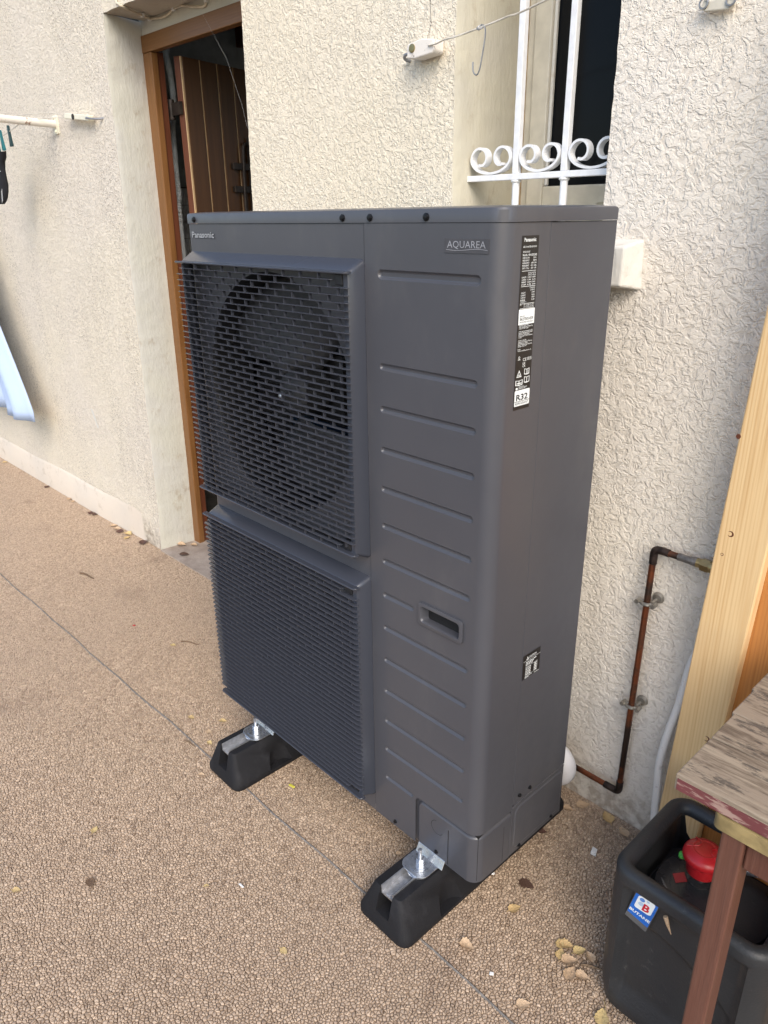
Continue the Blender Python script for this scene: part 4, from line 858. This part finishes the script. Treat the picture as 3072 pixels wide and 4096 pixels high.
# butane sticker (own thing on the bottle front)
so_ = Vector((.3190, .0525, .3335)); sx = Vector((.0440, .0, .001)); sz = Vector((-.0135, .0025, -.062))
sxn, szn = sx.normalized(), -sz.normalized(); W_, H_ = sx.length, sz.length; sn = sxn.cross(szn); SF = lambda u, v, d=0.: (so_+sxn*u-szn*v+sn*d, sxn, szn)
stk = thing('sticker', tuple(so_), 'blue butane sticker in a clear sleeve on the black gas bottle', 'sticker')
g = G(); g.prism([[(0, -H_-.012), (W_, -H_-.022), (W_, 0), (0, 0)]], SF(0, 0), .0012); g.build('sleeve', 'clear_edge', stk)
g = G(); g.plate([[(.001, -H_+.002), (W_-.001, -H_-.008), (W_-.001, -.001), (.001, -.001)]], SF(0, 0, .0004)); g.build('blue_field', 'sticker_blue', stk)
g = G(); g.plate([rrect(.007, .0385, -.040, -.005, .005)], SF(0, 0, .0008)); g.build('white_square', 'label_white', stk)
g = G(); text(g, 'B', SF(.021, .036, .0012), .018, .0125, .03); g.build('red_letter', 'sticker_red', stk)
g = G(); g.plate([circ(.0155, -.0125, .0048, 20)], SF(0, 0, .0011)); g.build('blue_dot', 'sticker_dot', stk)
g = G(); g.plate([circ(.0255, -.0095, .0028, 16)], SF(0, 0, .0010)); g.plate([circ(.0165, -.024, .0052, 18)], SF(0, 0, .0010)); g.build('pale_dot', 'pale_dot', stk)
g = G(); text(g, 'BUTANE', (so_+sxn*.0022-szn*.0535+sn*.0008, (sxn-szn*.12).normalized(), szn), .0066, .0395, .035); g.build('lettering', 'label_white', stk)

# ------------------------------------------------------------------ clothes lines, insulators, cable
t = thing('line_insulator', hp3(-.625, 0, 1.8), 'chipped white porcelain line holder screwed to the wall left of the window', 'line holder')
g = G(); L0 = [(-.666, 1.784), (-.640, 1.7805), (-.588, 1.7845), (-.583, 1.79), (-.5835, 1.808), (-.588, 1.8125), (-.622, 1.8175), (-.662, 1.8125), (-.667, 1.806)]
g.prism([L0], ((0, -.040, 0), (1, 0, 0), (0, 0, 1)), .034); g.v = [tuple(HM @ Vector(p)) for p in g.v]; g.build('block', 'porcelain', t, bevel=.003, bseg=3)
g = G(); g.lathe([(.009, 0), (.009, -.002), (.006, -.0028), (.003, -.0024)], (0, 0, 0), 'y', 14); g.v = [tuple(HM @ (Vector(p)+Vector((-.649, -.040, 1.802)))) for p in g.v]; g.build('screw', 'brass', t, smooth=30)
g = G(); g.tube(arc([hp3(-.655, -.018, 1.797), hp3(-.672, -.022, 1.797), hp3(-.690, -.020, 1.796), hp3(-.697, -.014, 1.790), hp3(-.694, 0, 1.787)]), .0038, 8); g.build('hook', 'wire_grey', t, smooth=60)
g = G(); g.tube(arc([hp3(-.598, -.042, 1.800), hp3(-.575, -.044, 1.7995), hp3(-.551, -.042, 1.804), hp3(-.51, -.040, 1.8065), hp3(-.453, -.040, 1.812), hp3(-.386, -.040, 1.820), hp3(-.291, -.040, 1.833), hp3(.2, -.04, 1.93)]), .0019, 6)
setp(g.build('clothes_line', 'line_plastic', smooth=60), 'thin pale clothes line running from the porcelain holder across the window', 'clothes line')
g = G(); g.tube(arc([hp3(-.447, -.040, 1.811), hp3(-.452, -.046, 1.8075), hp3(-.459, -.042, 1.8125), hp3(-.453, -.036, 1.817), hp3(-.444, -.040, 1.814), hp3(-.4385, -.040, 1.804), hp3(-.441, -.040, 1.78), hp3(-.449, -.040, 1.742), hp3(-.4535, -.040, 1.731), hp3(-.459, -.040, 1.7265), hp3(-.4655, -.040, 1.730), hp3(-.469, -.040, 1.738), hp3(-.4695, -.040, 1.752)], 8), .0016, 6)
setp(g.build('wire_hook', 'wire_grey', smooth=60), 'bent grey wire hook hanging on the clothes line by the window', 'hook')
t = thing('line_link', hp3(.04, 0, 1.77), 'cream metal link plate with two rings high on the wall right of the window', 'link')
g = G(); g.prism([[(.012, 1.772), (.018, 1.766), (.060, 1.7625), (.068, 1.768), (.066, 1.78), (.058, 1.784), (.03, 1.781), (.014, 1.784)]], ((0, -.018, 0), (1, 0, 0), (0, 0, 1)), .010); g.v = [tuple(HM @ Vector(p)) for p in g.v]; g.build('plate', 'pvc_cream', t, bevel=.002)
for x, z in ((.0165, 1.778), (.063, 1.775)):
    g = G(); c = hp3(x, -.020, z); g.tube([c+Vector((math.cos(a)*.0075, 0, math.sin(a)*.0075)) for a in np.linspace(0, 2*math.pi, 17)], .0017, 6, False); g.build('ring', 'wire_grey', t, smooth=60)
# left bracket arm, insulator block, wires
t = thing('bracket_arm', hp3(-2.744, 0, 1.822), 'rusty white tubular clothes-line arm sticking out of the wall', 'bracket arm')
g = G(); g.tube([hp3(-2.744, .01, 1.822), hp3(-2.744, -.42, 1.836)], .0150, 16); g.build('tube', 'rusty_white_paint', t, smooth=60)
g = G(); g.prism([rrect(-2.765, -2.722, 1.785, 1.855, .006)], ((0, -.006, 0), (1, 0, 0), (0, 0, 1)), .006); g.v = [tuple(HM @ Vector(p)) for p in g.v]
for z in (1.795, 1.847): g.tube([hp3(-2.744, -.004, z), hp3(-2.744, -.011, z)], .006, 10)
g.build('wall_flange', 'cream_insulator', t, smooth=30)
t = thing('wire_block', hp3(-2.47, 0, 1.82), 'cream plastic terminal block with one screw fixed left of the door opening', 'terminal block')
g = G(); g.hexa([(-2.580, -.035, 1.827), (-2.363, -.035, 1.801), (-2.363, -.012, 1.801), (-2.580, -.012, 1.827)], [(-2.571, -.035, 1.846), (-2.358, -.035, 1.821), (-2.358, -.012, 1.821), (-2.571, -.012, 1.846)]); hb(g, 'block', 'cream_insulator', t, bevel=.003)
g = G(); g.lathe([(.0105, 0), (.0105, -.002), (.008, -.0028), (.004, -.0015)], (0, 0, 0), 'y', 14); g.v = [tuple(HM @ (Vector(p)+Vector((-2.492, -.0355, 1.826)))) for p in g.v]; g.build('screw', 'iron_brown', t, smooth=30)
g = G(); g.tube(arc([hp3(-2.39, -.03, 1.812), hp3(-2.372, -.036, 1.812), hp3(-2.345, -.03, 1.807), hp3(-2.32, -.012, 1.806), hp3(-2.305, .004, 1.808)]), .0035, 8); g.build('hook', 'wire_grey', t, smooth=60)
for k, (dz, e) in enumerate(((.004, .011), (-.004, -.006))):
    g = G(); g.tube(arc([hp3(-2.573, -.03, 1.834+dz*.5), hp3(-2.66, -.05, 1.842+e), hp3(-2.80, -.10, 1.846+e), hp3(-3.0, -.17, 1.846+dz), hp3(-3.4, -.30, 1.85)]), .0016, 6)
    setp(g.build('steel_wire', 'line_plastic', smooth=60), ('upper' if k == 0 else 'lower')+' thin wire stretched from the cream terminal block past the rusty arm', 'wire')
YL = .309
LN = [(-2.735, YL, 1.812), (-2.847, YL, 1.797), (-2.936, YL, 1.788), (-3.05, YL, 1.781), (-3.6, YL, 1.775), (-5.2, YL, 1.80)]
g = G(); g.tube(arc(LN), .0017, 6); setp(g.build('washing_line', 'line_plastic', smooth=60), 'thin white washing line leaving the rusty arm with pegs on it', 'washing line')
def peg(x, y, z, tilt, mat, label):
    t = thing('clothes_peg', (x, y, z), label, 'clothes peg', 'pegs on the washing line')
    for s_ in (-1, 1):
        g = G(); pr = [(-.0015, -.010), (.0045, -.006), (.0060, .008), (.0048, .022), (.0062, .034), (.0125, .066), (.0105, .070), (.0072, .068), (.0012, .030), (-.0002, .010)]
        rings = []
        for yy in (-.005, -.0042, .0042, .005):
            rings.append([(x+s_*px*(1 if abs(yy) < .0045 else .85)+tilt*pz, y+yy, z+.012-pz) for px, pz in pr])
        g.loft(rings); g.build('peg_half', mat, t, smooth=30)
    g = G(); g.tube([(x+tilt*.024+math.cos(a)*.004, y-.008+.0012*a, z+.012-.024+math.sin(a)*.004) for a in np.linspace(0, 13, 50)], .0007, 5); g.build('spring', 'zinc', t, smooth=60)
peg(-2.862, YL, 1.797, .06, 'dark_teal_plastic', 'dark green clothes peg alone on the washing line nearest the rusty arm')
peg(-2.955, YL-.004, 1.787, .15, 'teal_plastic', 'teal clothes peg clipped to the black sock nearer the wall bracket')
peg(-2.990, YL-.012, 1.785, .02, 'teal_plastic', 'teal clothes peg clipped to the black sock farther along the line')
# sock
t = thing('sock', (-3.0, YL, 1.62), 'black patterned sock pegged to the washing line', 'sock')
ol = [(-2.955, -3.03, 1.728), (-2.968, -3.055, 1.705), (-2.992, -3.075, 1.690), (-2.998, -3.085, 1.66), (-3.001, -3.09, 1.635), (-3.006, -3.10, 1.60), (-3.012, -3.115, 1.57), (-3.028, -3.14, 1.545), (-3.06, -3.155, 1.530), (-3.10, -3.15, 1.522)]
g = G(); rings = []
for a, b, z in ol:
    cx_, w = (a+b)/2, abs(a-b)/2; rings.append([(cx_+w*math.cos(q), YL+.014*math.sin(q)*(1+.2*math.sin(z*60)), z+.002*math.sin(3*q)) for q in np.linspace(0, 2*math.pi, 17)[:-1]])
g.loft(rings); g.build('knit', 'sock_black', t, smooth=60)
g = G()
for z, n_ in ((1.692, 2), (1.688, 2), (1.650, 2)):
    for k in range(n_): g.box(-3.012-.01*k, -3.006-.01*k, YL-.0165, YL-.0155, z, z+.003)
for k in range(8): g.add([(-3.030-.002*k, YL-.0150, 1.580-.006*k), (-3.046-.002*k, YL-.0168, 1.566-.006*k), (-3.047-.002*k, YL-.0168, 1.568-.006*k), (-3.031-.002*k, YL-.0150, 1.582-.006*k)], [(0, 1, 2, 3)])
g.add([(-3.085, YL-.0172, 1.585), (-3.075, YL-.0172, 1.560), (-3.13, YL-.0172, 1.54), (-3.13, YL-.0172, 1.59)], [(0, 1, 2, 3)]); g.build('pattern', 'sock_white', t)
# towel
t = thing('blue_towel', (-3.9, YL, 1.1), 'pale blue cloth hanging from the washing line above the floor', 'cloth')
def ed(z): return float(np.interp(z, [.47, .52, .60, .72, .943, 1.2, 1.5, 1.78], [-3.305, -3.295, -3.325, -3.385, -3.50, -3.60, -3.68, -3.72]))
g = G(); rings = []
for z in np.linspace(.475, 1.776, 30):
    e = ed(z); row_ = []
    for s_ in np.linspace(0, 1, 50):
        k = s_*1.25; fold = .036*math.sin(2+k*11+z*1.2)+.008*math.sin(k*37+z*5)*(1.15-z*.4)*min(1, s_*6) - .028*math.exp(-((k-.10)/.045)**2)*(1.4-z*.6)
        row_.append((e-k*(1 if s_ > 0 else 1), YL+fold, z+(-.012+.05*min(1, s_*7)*.3*0+.012*math.sin(k*9))*(1 if z < .5 else 0)))
    rings.append(row_)
g.loft(rings, caps=False, closed=False); o = g.build('cloth_sheet', 'towel_blue', t, smooth=80); md = o.modifiers.new('t', 'SOLIDIFY'); md.thickness = .003
# cable over the door
cp = [hp3(-2.10, -.008, 2.30), hp3(-2.079, -.008, 2.15), hp3(-2.064, -.009, 2.133), hp3(-2.052, .000, 2.123), hp3(-2.085, .06, 2.121), hp3(-2.105, .10, 2.121), hp3(-2.135, .142, 2.123), hp3(-2.148, .152, 2.124), hp3(-2.08, .156, 2.117), hp3(-2.02, .156, 2.119), hp3(-1.985, .156, 2.1285), hp3(-1.925, .156, 2.127), hp3(-1.853, .156, 2.112), hp3(-1.79, .156, 2.1035), hp3(-1.776, .156, 2.118), hp3(-1.772, .15, 2.127)]
t = thing('cable', cp[7], 'cream electric cable clipped along the lintel above the door', 'cable')
g = G(); g.tube(arc(cp), .0042, 8); g.build('wire', 'cable_cream', t, smooth=60)
for q in (5, 7, 10, 14):
    g = G(); c = cp[q]; g.box(c.x-.009, c.x+.006, c.y-.005, c.y+.007, c.z-.006, c.z+.007); g.build('clip', 'plastic_white', t, bevel=.002)
# conduit inside the door and a spider thread
g = G(); pts = arc([(-2.335, .79, 2.09), (-2.327, .775, 2.049), (-2.315, .775, 2.01), (-2.305, .775, 1.959), (-2.306, .775, 1.886), (-2.322, .775, 1.839), (-2.333, .775, 1.797), (-2.339, .775, 1.724), (-2.344, .775, 1.64), (-2.342, .775, 1.535), (-2.355, .775, 1.429), (-2.36, .775, .6)], 36)
g.tube(pts, [.0135 if i % 2 else .0108 for i in range(len(pts))], 12); setp(g.build('conduit', 'conduit_grey', smooth=20), 'grey corrugated conduit hanging just inside the open door', 'conduit')
g = G(); g.tube([hp3(-1.796, .15, 2.083), hp3(-1.60, .10, 1.92), hp3(-1.45, .04, 1.775), hp3(-1.368, -.002, 1.70)], .00013, 4); setp(g.build('spider_thread', 'web'), 'single spider thread slanting across the open doorway', 'spider thread')
# hairline crack and chalk mark
g = G(); cr = [(-.640, 1.822), (-.633, 1.836), (-.6265, 1.853), (-.628, 1.870), (-.630, 1.90), (-.627, 1.95), (-.632, 2.05)]
g.plate([[(x+random.uniform(-.0004, .0004), z) for x, z in cr]+[(x-.0011+random.uniform(-.0005, .0005), z) for x, z in cr[::-1]]], FR(0, -.0012, 0)); hb(g, 'hairline_crack', 'ink_black')
g = G(); g.plate([[(-2.866+.003*math.sin(i*2.1)+i*.0045, .588-i*.009) for i in range(11)]+[(-2.842+.003*math.sin(i*1.7)+i*.0045-.006*(i in (0, 10)), .588-i*.009) for i in range(10, -1, -1)]], FR(0, -.0015, 0)); hb(g, 'plaster_patch', 'sill_paint')

# ------------------------------------------------------------------ leaves and litter
def leaf(x, y, L, ang, mat, label, curl=.25, wide=.80, group='fallen leaves on the floor', z=.0015, name='fallen_leaf', cat='leaf'):
    g = G(); n = 11; rows_ = []; ca, sa = math.cos(ang), math.sin(ang); rr = random.Random(int(x*9973+y*7919))
    c2 = curl*rr.uniform(.7, 1.3); tw = rr.uniform(-.4, .4)
    for i in range(n):
        t = i/(n-1); w = L*wide*.5*math.sin(math.pi*min(1, t**.72*.98+.02))**.8*(1-.25*t)*(1+.10*(1 if i % 2 else -1))
        if i == n-1: w = L*.01
        row_ = []
        for s_ in (-1, -.55, 0, .55, 1):
            u = (t-.5)*L; v = s_*w; h = c2*abs(s_)**1.6*w*1.1 + c2*.55*L*((t-.45)**2) + tw*s_*w*(t-.5)*.6 + rr.uniform(-.0004, .0004)
            row_.append((x+u*ca-v*sa, y+u*sa+v*ca, z+max(0, h)))
        rows_.append(row_)
    g.loft(rows_, caps=False, closed=False); t0 = Vector(rows_[0][2]); d_ = Vector((-ca, -sa, .1))
    g.tube([t0, t0+d_*L*.10, t0+d_*L*.2+Vector((sa, -ca, 0))*L*.03], .0006, 4)
    o = g.build(name, mat, smooth=60, recalc=False); return setp(o, label, cat, group)
big = [
 (.022, -.047, .036, .3, 'leaf_tan', 'curled tan leaf lying alone just beyond the near rubber foot', .8),
 (.034, .103, .033, 1.2, 'leaf_yellow', 'flat pale yellow leaf lying alone between the heat pump and the gas bottle', .25),
 (.013, .176, .040, .2, 'leaf_brown', 'flat dark purple-brown leaf beside the heat pump side', .1),
 (.153, .103, .026, 2.2, 'leaf_yellow', 'small yellow leaf at the far edge of the leaf cluster by the bottle', .3),
 (.166, .110, .034, .5, 'leaf_yellow', 'broad speckled yellow leaf at the top of the leaf cluster by the bottle', .35),
 (.168, .084, .030, 1.9, 'leaf_yellow', 'pointed yellow leaf just below the broad speckled one in the cluster', .4),
 (.193, .118, .031, 1.1, 'leaf_yellow', 'crumpled yellow leaf of the cluster closest to the heat pump corner side of the bottle', .6),
 (.215, .122, .029, 2.6, 'leaf_tan', 'orange tan leaf of the cluster touching the gas bottle', .5),
 (.191, .084, .038, .8, 'leaf_tan', 'large veined brown-yellow leaf in the middle of the leaf cluster', .5),
 (.207, .062, .038, 1.7, 'leaf_tan', 'pale pinkish leaf at the near end of the leaf cluster', .45),
 (.229, .072, .034, .4, 'leaf_tan', 'folded beige leaf at the near end of the cluster next to the bottle', .8),
 (.299, .030, .040, 2.0, 'leaf_yellow', 'pale yellow leaf against the lower front of the gas bottle', .3),
 (-.033, .485, .040, 1.0, 'leaf_tan', 'large orange brown leaf lying at the wall foot under the copper pipe', .4),
 (.034, .492, .044, 2.5, 'leaf_yellow', 'long ochre leaf propped at the wall foot beside the copper elbow', .5),
 (-.053, .445, .030, .3, 'leaf_tan', 'curled brown leaf behind the heat pump rear corner', .5),
 (.087, .478, .036, 2.7, 'leaf_tan', 'faded beige leaf at the wall foot near the white hose', .4),
 (-.255, .024, .026, .9, 'leaf_tan', 'small tan leaf in the shade under the heat pump front panel', .4),
 (-.308, -.096, .020, 2.0, 'leaf_tan', 'small tan leaf on the joint beside the near rubber foot', .3),
 (-.055, .334, .026, .5, 'leaf_brown', 'brown leaf beside the rear corner of the heat pump', .3),
 (-1.085, -.07, .034, .2, 'leaf_yellow', 'cream leaf lying left of the far rubber foot near the joint', .3),
 (-1.001, -.008, .036, .6, 'leaf_yellow', 'bright cream leaf beside the far rubber foot and grille', .4),
 (-.939, -.093, .030, .1, 'leaf_yellow', 'yellow leaf right against the far rubber foot', .4),
 (-.987, -.066, .032, .3, 'leaf_tan', 'flat tan leaf between the two cream leaves by the far foot', .15),
 (-.836, -.180, .028, .7, 'leaf_tan', 'small orange leaf touching the front of the far rubber foot', .4),
 (-.85, -.481, .034, 2.2, 'leaf_yellow', 'light yellow leaf lying alone on the open floor left of the joint', .4),
 (-.799, -.69, .032, .7, 'leaf_yellow', 'pale torn leaf lying alone near the left border of the floor', .3),
 (-.699, -.557, .044, -.2, 'twig_brown', 'grey brown dead leaf on the open floor', .2),
 (-.502, -.364, .018, 1.0, 'leaf_yellow', 'tiny whitish leaf flake in the middle of the open floor', .3),
 (-.242, -.332, .030, .1, 'leaf_yellow', 'pale flat leaf scrap on the floor in front of the near rubber foot', .12),
 (.179, -.059, .032, .9, 'leaf_tan', 'pinkish leaf fragment near the bottom edge beside the joint', .25),
 (-1.508, .097, .035, .4, 'leaf_yellow', 'cream leaf beside a dark twig left of the lower grille', .3),
 (-2.271, .556, .05, .5, 'leaf_tan', 'orange leaf on the doorstep against the reveal', .4),
 (-2.229, .599, .04, .2, 'leaf_tan', 'tan leaf on the doorstep against the door frame', .4),
 (-2.171, .514, .05, .6, 'leaf_brown', 'greenish brown flattened leaf on the doorstep', .1)]
for x, y, L, a, mt, lb, cu in big: leaf(x, y, L*(.66 if -2 < x < -.2 else .92), a, mt, lb, cu, z=.0125 if y > .5 and x < -2 else .002)
ORD = ['first', 'second', 'third', 'fourth', 'fifth', 'sixth', 'seventh', 'eighth', 'ninth', 'tenth', 'eleventh', 'twelfth']
for n_, (x, y) in enumerate(sorted(((-3.306, .430), (-3.25, .436), (-3.009, .428), (-2.98, .440), (-2.75, .440), (-2.70, .436), (-2.662, .430), (-2.596, .444), (-2.56, .42), (-4.281, .405), (-3.6, .42), (-2.45, .447)), reverse=True)):
    leaf(x, y, random.uniform(.03, .055), random.uniform(0, 3), random.choice(('leaf_tan', 'leaf_brown', 'leaf_yellow')), ORD[n_]+' dry leaf scrap along the wall foot counted from the door opening', .4, group='leaf scraps along the wall foot', name='leaf_scrap')
def twig(x, y, L, ang, lab, r=.0016, mat='twig_brown'):
    g = G(); ca, sa = math.cos(ang), math.sin(ang); P = [(x+(t-.5)*L*ca-.04*L*math.sin(t*5)*sa, y+(t-.5)*L*sa+.04*L*math.sin(t*5)*ca, .0035+.001*math.sin(t*4)) for t in np.linspace(0, 1, 7)]
    g.tube(P, [r, r*1.1, r, r*.95, r*.9, r*.8, r*.5], 6); setp(g.build('twig', mat, smooth=60), lab, 'twig')
twig(-1.479, .149, .075, .55, 'dark twig on the floor left of the lower grille', .0022); twig(.230, .106, .045, .6, 'short grey twig by the leaf cluster and the gas bottle', .0022); twig(-.978, -.136, .05, .2, 'thin orange twig lying across the joint near the far foot')
twig(-2.29, .106, .10, .25, 'brown bark sliver on the floor in front of the doorstep', .004); twig(.30, .045, .05, 2.4, 'thin pale straw under the gas bottle edge', .0009, 'leaf_yellow')
def chip(x, y, a, b, h, ang, mat, lab, name='litter_chip'):
    g = G(); ca, sa = math.cos(ang), math.sin(ang); q = [(-a, -b*.7), (a*.8, -b), (a, b*.6), (-a*.7, b)]
    g.hexa([(x+u*ca-v*sa, y+u*sa+v*ca, .0012) for u, v in q], [(x+u*ca-v*sa, y+u*sa+v*ca, .0012+h) for u, v in q]); setp(g.build(name, mat, bevel=.0006), lab, 'litter', 'litter on the floor')
chip(-.625, -.025, .010, .0035, .004, .2, 'plastic_yellow', 'tiny yellow plastic tube offcut under the lower grille')
chip(.071, .369, .007, .011, .008, .4, 'plastic_white', 'small clear-white plastic clip on the floor by the copper pipe'); chip(.095, -.054, .005, .004, .002, .8, 'plastic_white', 'tiny white paper chip to the right of the joint in front of the bottle')
chip(-.446, -.305, .009, .0025, .002, .1, 'plastic_white', 'thin white sliver on the open floor before the near foot'); chip(-.064, .140, .010, .003, .003, .7, 'plastic_white', 'white sliver at the bottom edge of the heat pump corner cover'); chip(-1.744, .059, .006, .005, .002, .3, 'cap_red', 'tiny red scrap on the floor left of the lower grille')
g = G(); g.tube([(.3745, .0535, .318), (.381, .0525, .305), (.3895, .0520, .289)], [.0042, .0030, .0006], 8)
setp(g.build('rolled_leaf', 'leaf_tan', smooth=40), 'thin rolled dry leaf stuck to the bottle front beside the blue sticker', 'leaf')
